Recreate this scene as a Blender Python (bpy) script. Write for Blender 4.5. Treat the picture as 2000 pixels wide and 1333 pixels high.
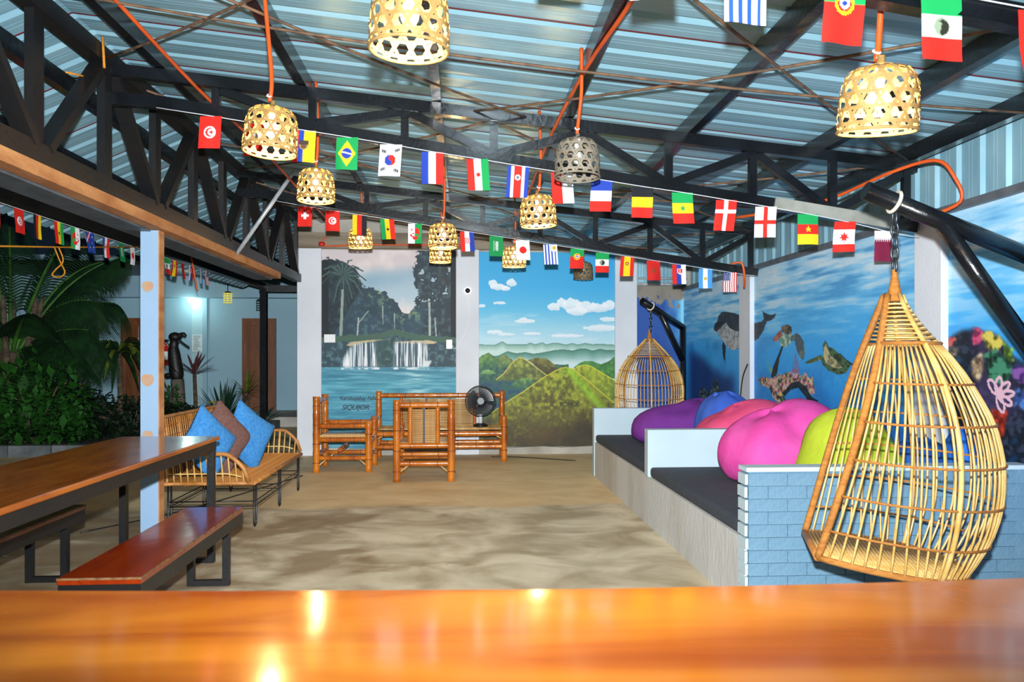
import bpy, math, random
import numpy as np
from mathutils import Vector, Matrix, Quaternion
random.seed(7); rng = np.random.default_rng(11)
PI = math.pi
for o in list(bpy.data.objects): bpy.data.objects.remove(o)
scn = bpy.context.scene; COL = scn.collection

# ---------------------------------------------------------------- camera
cam = bpy.data.objects.new('camera', bpy.data.cameras.new('camera')); COL.objects.link(cam)
cam.location = (0, 0, 1.4); cam.rotation_euler = (PI/2, 0, -math.atan(97/1525))
cam.data.sensor_width = 36; cam.data.lens = 1525*36/2000; cam.data.shift_y = 28.5/2000
cam.data.clip_start = 0.02; cam.data.clip_end = 200
cam.data.dof.use_dof = True; cam.data.dof.focus_distance = 6.5; cam.data.dof.aperture_fstop = 9
scn.camera = cam
# ---------------------------------------------------------------- night sky
w = bpy.data.worlds.new('night'); scn.world = w; w.use_nodes = True
w.node_tree.nodes['Background'].inputs[0].default_value = (0.10, 0.20, 0.33, 1)
w.node_tree.nodes['Background'].inputs[1].default_value = 0.05
# ---------------------------------------------------------------- the camera's own flash, 20 cm above the lens
fl = bpy.data.lights.new('camera_flash', 'SPOT'); fl.energy = 900; fl.color = (0.93, 0.98, 1.0)
fl.shadow_soft_size = 0.03; fl.spot_size = math.radians(114); fl.spot_blend = 0.7
fl.use_nodes = True
nt = fl.node_tree; em = nt.nodes['Emission']; fo = nt.nodes.new('ShaderNodeLightFalloff')
fo.inputs['Strength'].default_value = 0.43; nt.links.new(fo.outputs['Linear'], em.inputs['Strength'])
flo = bpy.data.objects.new('camera_flash', fl); COL.objects.link(flo)
flo.location = (0, 0, 1.6); flo.rotation_euler = (PI/2+math.radians(11), 0, -math.atan(97/1525))
# ---------------------------------------------------------------- exposure
scn.view_settings.view_transform = 'Standard'; scn.view_settings.look = 'None'
scn.view_settings.exposure = 0.0; scn.view_settings.gamma = 1.0; scn.view_settings.use_curve_mapping = False
LAMP_W = 13.0      # watts of each hanging basket lamp

# ---------------------------------------------------------------- helpers
def lin(h):
    if not isinstance(h, str): return tuple(h)
    h = h.lstrip('#'); c = [int(h[i:i+2], 16)/255 for i in (0, 2, 4)]
    return tuple(x/12.92 if x <= .04045 else ((x+.055)/1.055)**2.4 for x in c)
MATS = {}
def mat(name, col, rough=.6, metal=0., col2=None, scale=6., bump=0., bscale=None, stretch=(1, 1, 1), lo=.35, hi=.65, spec=.5, emit=None, estr=0., coat=0., detail=5):
    if name in MATS: return MATS[name]
    m = bpy.data.materials.new(name); m.use_nodes = True; nt = m.node_tree; b = nt.nodes['Principled BSDF']
    b.inputs['Roughness'].default_value = rough; b.inputs['Metallic'].default_value = metal
    b.inputs['Specular IOR Level'].default_value = spec; b.inputs['Coat Weight'].default_value = coat; b.inputs['Coat Roughness'].default_value = .08
    b.inputs['Base Color'].default_value = (*lin(col), 1)
    if col2 is not None or bump:
        tc = nt.nodes.new('ShaderNodeTexCoord'); mp = nt.nodes.new('ShaderNodeMapping'); mp.inputs['Scale'].default_value = stretch
        nt.links.new(tc.outputs['Object'], mp.inputs['Vector'])
    if col2 is not None:
        n = nt.nodes.new('ShaderNodeTexNoise'); n.inputs['Scale'].default_value = scale; n.inputs['Detail'].default_value = detail
        nt.links.new(mp.outputs[0], n.inputs['Vector'])
        r = nt.nodes.new('ShaderNodeValToRGB'); r.color_ramp.elements[0].position = lo; r.color_ramp.elements[1].position = hi
        r.color_ramp.elements[0].color = (*lin(col), 1); r.color_ramp.elements[1].color = (*lin(col2), 1)
        nt.links.new(n.outputs['Fac'], r.inputs[0]); nt.links.new(r.outputs[0], b.inputs['Base Color'])
    if bump:
        n2 = nt.nodes.new('ShaderNodeTexNoise'); n2.inputs['Scale'].default_value = bscale or scale*3; n2.inputs['Detail'].default_value = 6
        nt.links.new(mp.outputs[0], n2.inputs['Vector'])
        bp = nt.nodes.new('ShaderNodeBump'); bp.inputs['Strength'].default_value = bump; bp.inputs['Distance'].default_value = .02
        nt.links.new(n2.outputs['Fac'], bp.inputs['Height']); nt.links.new(bp.outputs[0], b.inputs['Normal'])
    if emit is not None:
        b.inputs['Emission Color'].default_value = (*lin(emit), 1); b.inputs['Emission Strength'].default_value = estr
    MATS[name] = m; return m
def paint_mat(name, rough=.6, bump=.0):
    m = bpy.data.materials.new(name); m.use_nodes = True; nt = m.node_tree; b = nt.nodes['Principled BSDF']
    a = nt.nodes.new('ShaderNodeVertexColor'); a.layer_name = 'Col'; nt.links.new(a.outputs[0], b.inputs['Base Color'])
    b.inputs['Roughness'].default_value = rough; b.inputs['Specular IOR Level'].default_value = .3
    if bump:
        n2 = nt.nodes.new('ShaderNodeTexNoise'); n2.inputs['Scale'].default_value = 60
        tc = nt.nodes.new('ShaderNodeTexCoord'); nt.links.new(tc.outputs['Object'], n2.inputs['Vector'])
        bp = nt.nodes.new('ShaderNodeBump'); bp.inputs['Strength'].default_value = bump; bp.inputs['Distance'].default_value = .01
        nt.links.new(n2.outputs['Fac'], bp.inputs['Height']); nt.links.new(bp.outputs[0], b.inputs['Normal'])
    MATS[name] = m; return m

def off(parent):
    v = Vector((0, 0, 0)); p = parent
    while p is not None: v += p.location; p = p.parent
    return v
def tag(o, label=None, cat=None, group=None, kind=None):
    if label: o['label'] = label
    if cat: o['category'] = cat
    if group: o['group'] = group
    if kind: o['kind'] = kind
    return o
def empty(name, loc, label=None, cat=None, group=None, kind=None):
    o = bpy.data.objects.new(name, None); COL.objects.link(o); o.location = loc; o.empty_display_size = .1
    return tag(o, label, cat, group, kind)
def inst(name, me, parent=None, loc=(0, 0, 0), rot=(0, 0, 0), scale=(1, 1, 1)):
    o = bpy.data.objects.new(name, me); COL.objects.link(o); o.parent = parent
    o.location = loc; o.rotation_euler = rot; o.scale = scale; return o
def copy_tree(o, parent=None):
    c = o.copy(); COL.objects.link(c); c.parent = parent
    for ch in list(o.children): copy_tree(ch, c)
    return c
def frames(pts):
    T = []; n = len(pts)
    for i in range(n):
        t = pts[min(i+1, n-1)]-pts[max(i-1, 0)]
        T.append(t.normalized() if t.length > 1e-9 else Vector((0, 0, 1)))
    up = Vector((0, 0, 1)) if abs(T[0].z) < .9 else Vector((1, 0, 0))
    s = T[0].cross(up).normalized(); out = []
    for i in range(n):
        s = (s-T[i]*s.dot(T[i]))
        s = s.normalized() if s.length > 1e-6 else T[i].orthogonal().normalized()
        out.append((s, T[i].cross(s).normalized()))
    return out
class MB:
    def __init__(s): s.v = []; s.f = []; s.smooth = []
    def box(s, c, d, m=None):
        c = Vector(c); b = len(s.v)
        for x in (-1, 1):
            for y in (-1, 1):
                for z in (-1, 1):
                    p = Vector((x*d[0]/2, y*d[1]/2, z*d[2]/2))
                    if m is not None: p = m @ p
                    s.v.append(tuple(c+p))
        for q in ((0, 1, 3, 2), (4, 6, 7, 5), (0, 4, 5, 1), (2, 3, 7, 6), (0, 2, 6, 4), (1, 5, 7, 3)):
            s.f.append(tuple(b+i for i in q)); s.smooth.append(False)
        return s
    def b2(s, lo, hi): return s.box([(lo[i]+hi[i])/2 for i in range(3)], [hi[i]-lo[i] for i in range(3)])
    def beam(s, a, b, wd, ht, up=(0, 0, 1)):      # rectangular bar from a to b
        a, b = Vector(a), Vector(b); t = (b-a); L = t.length; t.normalize(); u = Vector(up)
        sd = t.cross(u); sd = sd.normalized() if sd.length > 1e-6 else t.orthogonal().normalized(); u = sd.cross(t)
        m = Matrix((sd, t, u)).transposed(); return s.box((a+b)/2, (wd, L, ht), m)
    def tube(s, pts, r, n=8, closed=False, caps=True, smooth=True):
        pts = [Vector(p) for p in pts]; k = len(pts); rs = r if isinstance(r, (list, tuple)) else [r]*k
        if closed:
            fr = frames(pts+[pts[0]])[:k]
        else: fr = frames(pts)
        b = len(s.v)
        for i, p in enumerate(pts):
            for j in range(n):
                a = 2*PI*j/n; s.v.append(tuple(p+(fr[i][0]*math.cos(a)+fr[i][1]*math.sin(a))*rs[i]))
        for i in range(k if closed else k-1):
            i2 = (i+1) % k
            for j in range(n):
                s.f.append((b+i*n+j, b+i*n+(j+1) % n, b+i2*n+(j+1) % n, b+i2*n+j)); s.smooth.append(smooth)
        if caps and not closed:
            s.f.append(tuple(b+j for j in range(n))[::-1]); s.f.append(tuple(b+(k-1)*n+j for j in range(n))); s.smooth += [False, False]
        return s
    def lathe(s, prof, n=20, c=(0, 0, 0), smooth=True, cap=True):
        b = len(s.v); k = len(prof)
        for r, z in prof:
            for j in range(n):
                a = 2*PI*j/n; s.v.append((c[0]+r*math.cos(a), c[1]+r*math.sin(a), c[2]+z))
        for i in range(k-1):
            for j in range(n):
                s.f.append((b+i*n+j, b+i*n+(j+1) % n, b+(i+1)*n+(j+1) % n, b+(i+1)*n+j)); s.smooth.append(smooth)
        if cap:
            s.f.append(tuple(b+j for j in range(n))[::-1]); s.f.append(tuple(b+(k-1)*n+j for j in range(n))); s.smooth += [False, False]
        return s
    def grid(s, P, smooth=True, closed_u=False):      # P[i][j] points
        b = len(s.v); n = len(P); m = len(P[0])
        for row in P:
            for p in row: s.v.append(tuple(p))
        for i in range(n-1):
            for j in range(m if closed_u else m-1):
                j2 = (j+1) % m
                s.f.append((b+i*m+j, b+i*m+j2, b+(i+1)*m+j2, b+(i+1)*m+j)); s.smooth.append(smooth)
        return s
    def prism(s, poly, a, b_, axis='y'):      # polygon in the two other axes, extruded from a to b_
        b = len(s.v); n = len(poly)
        for q in (a, b_):
            for x, y in poly:
                s.v.append({'y': (x, q, y), 'x': (q, x, y), 'z': (x, y, q)}[axis])
        s.f.append(tuple(b+i for i in range(n))); s.f.append(tuple(b+n+i for i in range(n))[::-1]); s.smooth += [False]*2
        for i in range(n):
            s.f.append((b+i, b+n+i, b+n+(i+1) % n, b+(i+1) % n)); s.smooth.append(False)
        return s
    def mesh(s, name, m=None, o=(0, 0, 0)):
        me = bpy.data.meshes.new(name)
        me.from_pydata([(v[0]-o[0], v[1]-o[1], v[2]-o[2]) for v in s.v], [], s.f)
        me.polygons.foreach_set('use_smooth', s.smooth)
        if m is not None: me.materials.append(m)
        me.update(); return me
    def build(s, name, m, parent=None, label=None, cat=None, group=None, kind=None, bevel=0.):
        # vertices are world coordinates; a top-level mesh gets its origin at its base
        if parent is None:
            xs = [v[0] for v in s.v]; ys = [v[1] for v in s.v]; zs = [v[2] for v in s.v]
            og = Vector(((min(xs)+max(xs))/2, (min(ys)+max(ys))/2, min(zs)))
            ob = inst(name, s.mesh(name, m, og), None, og)
        else:
            ob = inst(name, s.mesh(name, m, off(parent)), parent)
        if bevel:
            bv = ob.modifiers.new('bevel', 'BEVEL'); bv.width = bevel; bv.segments = 2; bv.limit_method = 'ANGLE'
        return tag(ob, label, cat, group, kind)
def arc(c, r, a0, a1, n, ax, ay):
    c, ax, ay = Vector(c), Vector(ax), Vector(ay)
    return [c+ax*r*math.cos(a0+(a1-a0)*i/n)+ay*r*math.sin(a0+(a1-a0)*i/n) for i in range(n+1)]
def smooth_pts(P, n=6):      # Catmull-Rom through points
    P = [Vector(p) for p in P]; out = []
    for i in range(len(P)-1):
        p0 = P[max(i-1, 0)]; p1 = P[i]; p2 = P[i+1]; p3 = P[min(i+2, len(P)-1)]
        for k in range(n):
            t = k/n
            out.append(.5*((2*p1)+(p2-p0)*t+(2*p0-5*p1+4*p2-p3)*t*t+(3*p1-p0-3*p2+p3)*t**3))
    out.append(P[-1]); return out

# ---------------------------------------------------------------- painting on a fine grid of coloured vertices
def noise2(h, w, cells_y, cells_x, octaves=4, seed=0):
    r = np.random.default_rng(seed); out = np.zeros((h, w)); amp = 1; tot = 0
    for o in range(octaves):
        cy, cx = max(2, int(cells_y*2**o)), max(2, int(cells_x*2**o)); g = r.random((cy+2, cx+2))
        yy = np.linspace(0, cy, h); xx = np.linspace(0, cx, w); y0 = yy.astype(int); x0 = xx.astype(int)
        fy = yy-y0; fx = xx-x0; fy = (fy*fy*(3-2*fy))[:, None]; fx = (fx*fx*(3-2*fx))[None, :]
        a = g[np.ix_(y0, x0)]; b = g[np.ix_(y0, x0+1)]; c = g[np.ix_(y0+1, x0)]; d = g[np.ix_(y0+1, x0+1)]
        out += amp*((a*(1-fx)+b*fx)*(1-fy)+(c*(1-fx)+d*fx)*fy); tot += amp; amp *= .5
    return out/tot
def rgb(h):
    h = h.lstrip('#'); return np.array([int(h[i:i+2], 16)/255 for i in (0, 2, 4)])
class Cv:      # canvas in display colours; x to the right 0..1, y down 0..1 (or own limits)
    def __init__(s, w, h, col='ffffff', x=(0, 1), y=(0, 1)):
        s.w, s.h = w, h; s.X, s.Y = np.meshgrid(np.linspace(x[0], x[1], w), np.linspace(y[0], y[1], h))
        s.c = np.ones((h, w, 3))*rgb(col)
    def n(s, cy, cx, o=4, seed=0): return noise2(s.h, s.w, cy, cx, o, seed)
    def fill(s, m, col):
        c = rgb(col) if isinstance(col, str) else np.asarray(col)
        m = np.clip(np.asarray(m, float), 0, 1)[..., None]; s.c = s.c*(1-m)+c*m; return s
    def pm(s, P):
        P = [tuple(p) for p in P]; ins = np.zeros(s.X.shape, bool); n = len(P)
        for i in range(n):
            x1, y1 = P[i]; x2, y2 = P[(i+1) % n]
            if y1 == y2: continue
            c = ((y1 > s.Y) != (y2 > s.Y)) & (s.X < (x2-x1)*(s.Y-y1)/(y2-y1)+x1); ins ^= c
        return ins
    def soft(s, m, r):      # blurred mask
        m = np.asarray(m, float)
        for _ in range(2):
            for ax in (0, 1):
                acc = np.zeros_like(m)
                for k in range(-r, r+1): acc += np.roll(np.pad(m, r+1, mode='edge'), k, ax)[r+1:-r-1, r+1:-r-1]
                m = acc/(2*r+1)
        return m
    def poly(s, P, col): return s.fill(s.pm(P), col)
    def circ(s, cx, cy, rx, ry, col): return s.fill(((s.X-cx)/rx)**2+((s.Y-cy)/ry)**2 < 1, col)
    def line(s, a, b, wd, col, ay=1.):
        (x1, y1), (x2, y2) = a, b; dx, dy = x2-x1, (y2-y1)*ay; L = dx*dx+dy*dy+1e-12
        t = np.clip(((s.X-x1)*dx+(s.Y-y1)*ay*dy)/L, 0, 1)
        d = np.hypot(s.X-x1-t*dx, (s.Y-y1)*ay-t*dy); return s.fill(d < wd, col)
    def grad(s, stops, axis='y'):      # stops [(pos,hex)...]
        v = s.Y if axis == 'y' else s.X; ps = [p for p, _ in stops]; cs = np.array([rgb(c) for _, c in stops])
        for k in range(3): s.c[..., k] = np.interp(v, ps, cs[:, k])
        return s
def canvas_mesh(name, cv, fn, m):      # fn(X,Y) -> arrays x,y,z
    x, y, z = fn(cv.X, cv.Y); co = np.stack([x, y, z], -1).reshape(-1, 3).astype(np.float32)
    h, w = cv.h, cv.w; i = np.arange(h*w).reshape(h, w)
    q = np.stack([i[:-1, :-1], i[1:, :-1], i[1:, 1:], i[:-1, 1:]], -1).reshape(-1).astype(np.int32); nf = (h-1)*(w-1)
    me = bpy.data.meshes.new(name); me.vertices.add(h*w); me.vertices.foreach_set('co', co.ravel())
    me.loops.add(nf*4); me.loops.foreach_set('vertex_index', q); me.polygons.add(nf)
    me.polygons.foreach_set('loop_start', np.arange(nf, dtype=np.int32)*4); me.polygons.foreach_set('loop_total', np.full(nf, 4, np.int32))
    me.update(calc_edges=True)
    c = np.clip(cv.c, 0, 1); c = np.where(c <= .04045, c/12.92, ((c+.055)/1.055)**2.4)
    rgba = np.concatenate([c, np.ones((h, w, 1))], -1).astype(np.float32)
    at = me.color_attributes.new('Col', 'FLOAT_COLOR', 'POINT'); at.data.foreach_set('color', rgba.ravel())
    me.materials.append(m); return me

# ---------------------------------------------------------------- materials
M_BLACK = mat('black_gloss_paint', '0b0d11', .24, 0, '14171c', 4, .12, 30, spec=.5, coat=.15)
M_BLACKD = mat('dull_black_steel', '101318', .42, 0, '1d1a18', 3, .1, 30)
M_RUST = mat('rusty_steel', 'a5683a', .8, 0, 'c98f5a', 9, .3, 60, stretch=(1, .3, 1))
M_RROD = mat('rusty_rod', '4a3a30', .7, 0, '7a5a40', 12)
M_WHITE = mat('white_wall_paint', 'd6dae2', .75, 0, 'c6ccd6', 1.2, .12, 40)
M_PART = mat('pale_blue_white_paint', 'b9cdd8', .65, 0, 'aec3cf', 1.5, .1, 40)
M_BRICKB = mat('grey_blue_paint', '5c8099', .6, 0, '668ba3', 3, .25, 50)
M_PLASTER = mat('rough_plaster', 'b6b2aa', .85, 0, '8f8a80', 2.5, .3, 40, lo=.3, hi=.75)
M_BASEW = mat('stained_white_plaster', 'c9cdcf', .8, 0, 'a39c8f', 1.6, .25, 30, stretch=(1, 1, .35), lo=.45, hi=.8)
M_GALV = mat('galvanised_tube', 'c4cacf', .35, .3, 'aab2b8', 10)
M_GREYT = mat('grey_angle_iron', '6d757c', .5, .3, '58606a', 8)
M_ORANGE = mat('orange_conduit', 'd8591c', .45, 0, 'c24a14', 6)
M_TWINE = mat('orange_twine', 'd08a1f', .7, 0, 'b06d12', 60)
M_STRING = mat('white_string', 'dfe3ea', .6)
M_WIRE = mat('dark_wire', '17181a', .5)
M_WPLAST = mat('white_plastic', 'e2e4e6', .35)
M_BPLAST = mat('black_plastic', '121418', .35)
M_RATTAN = mat('rattan', 'c79a4e', .45, 0, 'dcb976', 14, .1, 60, coat=.2)
M_RATTD = mat('wrapped_rattan', 'a8682a', .45, 0, 'c08238', 20, .5, 160, stretch=(1, 1, 3))
M_RATTB = mat('brown_rattan', '9a5f28', .45, 0, 'b98045', 14, .1, 60)
M_CANE = mat('lamp_cane', 'b8945a', .6, 0, '9a7640', 18, .2, 60)
M_CANEG = mat('pale_lamp_cane', '958b7c', .65, 0, '7b705f', 18, .2, 60)
M_CANEB = mat('brown_lamp_cane', '6b5436', .65, 0, '8d7450', 18, .2, 60)
M_BAMB = mat('varnished_bamboo', '9a4a10', .22, 0, 'c4721e', 5, .12, 30, stretch=(1, 1, .5), coat=.6)
M_BAMBN = mat('bamboo_node', '6e2f0c', .35, 0, '8d4214', 9)
M_BAMBS = mat('bamboo_slat', 'bd8a4a', .2, 0, 'e2bd86', 8, coat=.5)
M_MAT = mat('charcoal_fabric', '3b424f', .9, 0, '343a46', 30, .15, 200)
M_EARTH = mat('garden_soil', '1f1a14', .95, 0, '2c251b', 4, .5, 12)
def wood(name, c1, c2, rough=.22, scale=2.2, axis=1, coat=.6):
    m = bpy.data.materials.new(name); m.use_nodes = True; nt = m.node_tree; b = nt.nodes['Principled BSDF']
    tc = nt.nodes.new('ShaderNodeTexCoord'); mp = nt.nodes.new('ShaderNodeMapping'); sc = [6., 6., 6.]; sc[axis] = .9
    mp.inputs['Scale'].default_value = sc; nt.links.new(tc.outputs['Object'], mp.inputs[0])
    n = nt.nodes.new('ShaderNodeTexNoise'); n.inputs['Scale'].default_value = scale; n.inputs['Detail'].default_value = 8; n.inputs['Distortion'].default_value = .8
    nt.links.new(mp.outputs[0], n.inputs['Vector'])
    r = nt.nodes.new('ShaderNodeValToRGB'); r.color_ramp.elements[0].position = .32; r.color_ramp.elements[1].position = .68
    r.color_ramp.elements[0].color = (*lin(c1), 1); r.color_ramp.elements[1].color = (*lin(c2), 1)
    nt.links.new(n.outputs['Fac'], r.inputs[0]); nt.links.new(r.outputs[0], b.inputs['Base Color'])
    b.inputs['Roughness'].default_value = rough; b.inputs['Coat Weight'].default_value = coat; b.inputs['Coat Roughness'].default_value = .1
    n3 = nt.nodes.new('ShaderNodeTexNoise'); n3.inputs['Scale'].default_value = 5; nt.links.new(tc.outputs['Object'], n3.inputs['Vector'])
    bp = nt.nodes.new('ShaderNodeBump'); bp.inputs['Strength'].default_value = .06; bp.inputs['Distance'].default_value = .02
    nt.links.new(n3.outputs['Fac'], bp.inputs['Height']); nt.links.new(bp.outputs[0], b.inputs['Normal']); nt.links.new(bp.outputs[0], b.inputs['Coat Normal'])
    MATS[name] = m; return m
M_TABLE = wood('varnished_table_wood', '8f420f', 'b8661c', .2)
M_BENCH = wood('red_varnished_wood', '7a2206', '9a330c', .22)
M_DOOR = wood('brown_door_wood', '5a3014', '74421e', .45, axis=2, coat=.1)
M_COUNTER = wood('orange_varnished_wood', '8f3c06', 'c9761a', .14, 1.1, axis=0)
M_PAINT = paint_mat('mural_paint', .55, .08)
M_FLAG = paint_mat('printed_flag_cloth', .75)
SEA={
'dol':[(9.735,1.763),(9.681,1.807),(9.592,1.838),(9.557,1.894),(9.453,1.934),(9.317,1.938),(8.965,1.897),(8.637,1.832),(8.552,1.771),(8.359,1.753),(8.148,1.764),(8.085,1.790),(8.110,1.841),(8.128,1.879),(8.085,1.859),(7.973,1.833),(7.876,1.819),(7.757,1.831),(7.804,1.787),(7.900,1.763),(7.997,1.762),(8.047,1.721),(8.097,1.664),(8.226,1.588),(8.359,1.561),(8.523,1.533),(8.637,1.504),(8.996,1.465),(9.154,1.477),(9.284,1.545),(9.487,1.628),(9.592,1.688),(9.735,1.728)],
'dorsal':[(8.566,1.751),(8.552,1.885),(8.509,1.944),(8.446,1.955),(8.482,1.860),(8.468,1.757)],
'belly':[(9.609,1.700),(9.284,1.802),(9.154,1.730),(8.965,1.691),(8.637,1.660),(8.359,1.591),(8.359,1.561),(8.523,1.533),(8.996,1.465),(9.154,1.477),(9.385,1.580)],
'eye':[(9.681,1.807),(9.385,1.829),(9.301,1.803),(9.418,1.785),(9.592,1.746),(9.717,1.756)],
'dflip':[(9.385,1.580),(9.278,1.511),(9.317,1.310),(9.385,1.388),(9.418,1.524)],
't1head':[(7.643,1.686),(7.575,1.702),(7.466,1.707),(7.391,1.677),(7.380,1.623),(7.487,1.604),(7.620,1.639)],
't1mouth':[(7.643,1.659),(7.781,1.607),(7.864,1.557),(7.781,1.541),(7.598,1.602)],
't1body':[(7.643,1.612),(7.401,1.624),(7.391,1.534),(7.531,1.477),(7.643,1.501),(7.711,1.558)],
't1flr':[(7.401,1.588),(7.276,1.616),(7.195,1.592),(7.115,1.529),(7.095,1.426),(7.125,1.357),(7.195,1.382),(7.276,1.453),(7.317,1.542),(7.423,1.543)],
't1fll':[(7.575,1.501),(7.677,1.372),(7.734,1.222),(7.828,1.163),(7.900,1.180),(7.828,1.296),(7.711,1.409),(7.631,1.492)],
'cor':[(8.252,1.151),(8.097,1.175),(7.876,1.162),(7.711,1.213),(7.620,1.206),(7.466,1.246),(7.359,1.230),(7.276,1.241),(7.155,1.209),(7.076,1.254),(7.018,1.195),(6.923,1.207),(6.886,1.066),(6.961,1.037),(7.076,1.099),(7.276,1.135),(7.487,1.064),(7.575,1.005),(7.509,0.945),(7.711,0.915),(7.852,0.972),(7.948,1.063),(8.200,1.093)],
'arch':[(7.598,1.032),(7.380,1.141),(7.215,1.155),(7.076,1.108),(6.942,1.021),(6.813,0.995),(6.961,0.918),(7.076,1.014),(7.235,1.093),(7.401,1.068),(7.575,0.987)],
'plume':[(7.391,1.239),(7.338,1.355),(7.297,1.435),(7.255,1.356),(7.195,1.269),(7.235,1.224)],
'plume2':[(7.876,1.200),(7.997,1.293),(8.022,1.390),(7.948,1.323),(7.852,1.257)],
't2body':[(6.733,1.490),(6.689,1.534),(6.637,1.505),(6.619,1.476),(6.535,1.463),(6.436,1.415),(6.309,1.361),(6.232,1.316),(6.309,1.254),(6.436,1.235),(6.637,1.271),(6.741,1.326),(6.759,1.375),(6.724,1.408)],
't2bel':[(6.706,1.489),(6.654,1.497),(6.602,1.408),(6.469,1.360),(6.372,1.299),(6.502,1.289),(6.671,1.335),(6.724,1.392)],
't2fl':[(6.759,1.408),(6.886,1.383),(7.018,1.357),(7.105,1.335),(7.047,1.323),(6.923,1.337),(6.741,1.367)],
't2fr':[(6.535,1.424),(6.404,1.415),(6.309,1.369),(6.157,1.317),(6.309,1.323),(6.436,1.376)],
'nav':[(10.778,1.464),(10.270,1.387),(9.735,1.224),(9.284,1.142),(8.996,1.172),(8.996,0.771),(10.778,0.649)],
'weed':[(10.434,0.672),(10.352,0.927),(10.112,0.974),(9.920,0.887),(9.735,1.060),(9.627,1.110),(9.522,0.976),(9.418,0.912),(9.385,0.744)],
'mass':[(4.983,1.470),(4.889,1.532),(4.791,1.560),(4.681,1.567),(4.606,1.544),(4.475,1.521),(4.392,1.471),(4.339,1.396),(4.235,1.359),(4.136,1.324),(4.136,0.733),(4.447,0.686),(4.712,0.645),(4.923,1.036),(4.957,1.459)],
'mpk':[(4.704,1.507),(4.681,1.551),(4.651,1.570),(4.606,1.544),(4.598,1.504),(4.636,1.475),(4.689,1.481)],
'mrd':[(4.983,1.470),(4.923,1.522),(4.856,1.526),(4.848,1.494),(4.940,1.459)],
'myl':[(4.598,1.524),(4.547,1.547),(4.475,1.521),(4.427,1.472),(4.447,1.424),(4.576,1.435)],
'mgr':[(4.427,1.453),(4.379,1.476),(4.339,1.414),(4.339,1.358),(4.392,1.358)],
'mtl':[(4.591,1.415),(4.475,1.429),(4.365,1.377),(4.339,1.311),(4.392,1.234),(4.561,1.258)],
'msp':[(4.704,1.365),(4.606,1.425),(4.594,1.316),(4.636,1.236),(4.697,1.274)],
'msp2':[(4.948,1.437),(4.889,1.455),(4.843,1.445),(4.856,1.395),(4.923,1.406)],
'mpu':[(4.339,1.349),(4.136,1.324),(4.136,1.217),(4.312,1.265)],
'mpot':[(4.518,1.074),(4.379,1.074),(4.420,0.919),(4.475,0.913)],
'mblue':[(4.339,1.180),(4.235,1.203),(4.136,1.181),(4.136,1.091),(4.312,1.116)],
'lp0':[(4.542,1.255),(4.525,1.255),(4.503,1.243),(4.483,1.223),(4.469,1.201),(4.466,1.182),(4.473,1.171),(4.490,1.171),(4.512,1.182),(4.532,1.202),(4.546,1.225),(4.550,1.244),(4.542,1.255)],
'lp1':[(4.448,1.272),(4.436,1.264),(4.429,1.245),(4.430,1.220),(4.438,1.196),(4.452,1.178),(4.467,1.172),(4.480,1.179),(4.486,1.198),(4.486,1.223),(4.477,1.248),(4.463,1.266),(4.448,1.272)],
'lp2':[(4.367,1.243),(4.364,1.231),(4.374,1.214),(4.395,1.194),(4.421,1.177),(4.445,1.168),(4.461,1.170),(4.465,1.181),(4.454,1.200),(4.433,1.220),(4.406,1.236),(4.382,1.244),(4.367,1.243)],
'lp3':[(4.329,1.182),(4.336,1.172),(4.358,1.162),(4.390,1.155),(4.423,1.153),(4.448,1.157),(4.459,1.165),(4.451,1.176),(4.428,1.186),(4.396,1.193),(4.363,1.194),(4.339,1.190),(4.329,1.182)],
'lp4':[(4.349,1.114),(4.363,1.109),(4.389,1.111),(4.418,1.120),(4.444,1.134),(4.460,1.149),(4.460,1.161),(4.445,1.166),(4.419,1.164),(4.389,1.154),(4.364,1.140),(4.349,1.126),(4.349,1.114)],
'lp5':[(4.419,1.066),(4.435,1.068),(4.453,1.082),(4.468,1.103),(4.476,1.127),(4.475,1.147),(4.465,1.157),(4.449,1.155),(4.431,1.141),(4.416,1.120),(4.408,1.096),(4.410,1.077),(4.419,1.066)],
}
# ================================================================ STRUCTURE
XL, XR, YB = -2.28, 3.2, 11.1
def z_top(x): return 3.29-.1013*(x+2.28)      # top chord line of the cross trusses
def z_bot(x): return 2.95-.15*(x+1.609)
def z_roof(x): return (3.41-.1013*(x+2.28)) if x >= XL else (3.41-.45*(XL-x))
def text_mesh(body, size, shear=0., ext=.0015, m=None, spacing=1.):
    cu = bpy.data.curves.new('lettering', 'FONT'); cu.body = body; cu.size = size; cu.shear = shear; cu.extrude = ext; cu.align_x = 'CENTER'; cu.space_character = spacing; cu.offset = size*.012
    ob = bpy.data.objects.new('tmp', cu); COL.objects.link(ob); bpy.context.view_layer.update()
    me = bpy.data.meshes.new_from_object(ob.evaluated_get(bpy.context.evaluated_depsgraph_get()))
    bpy.data.objects.remove(ob); me.name = 'lettering'; me.materials.clear()
    if m: me.materials.append(m)
    return me

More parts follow.
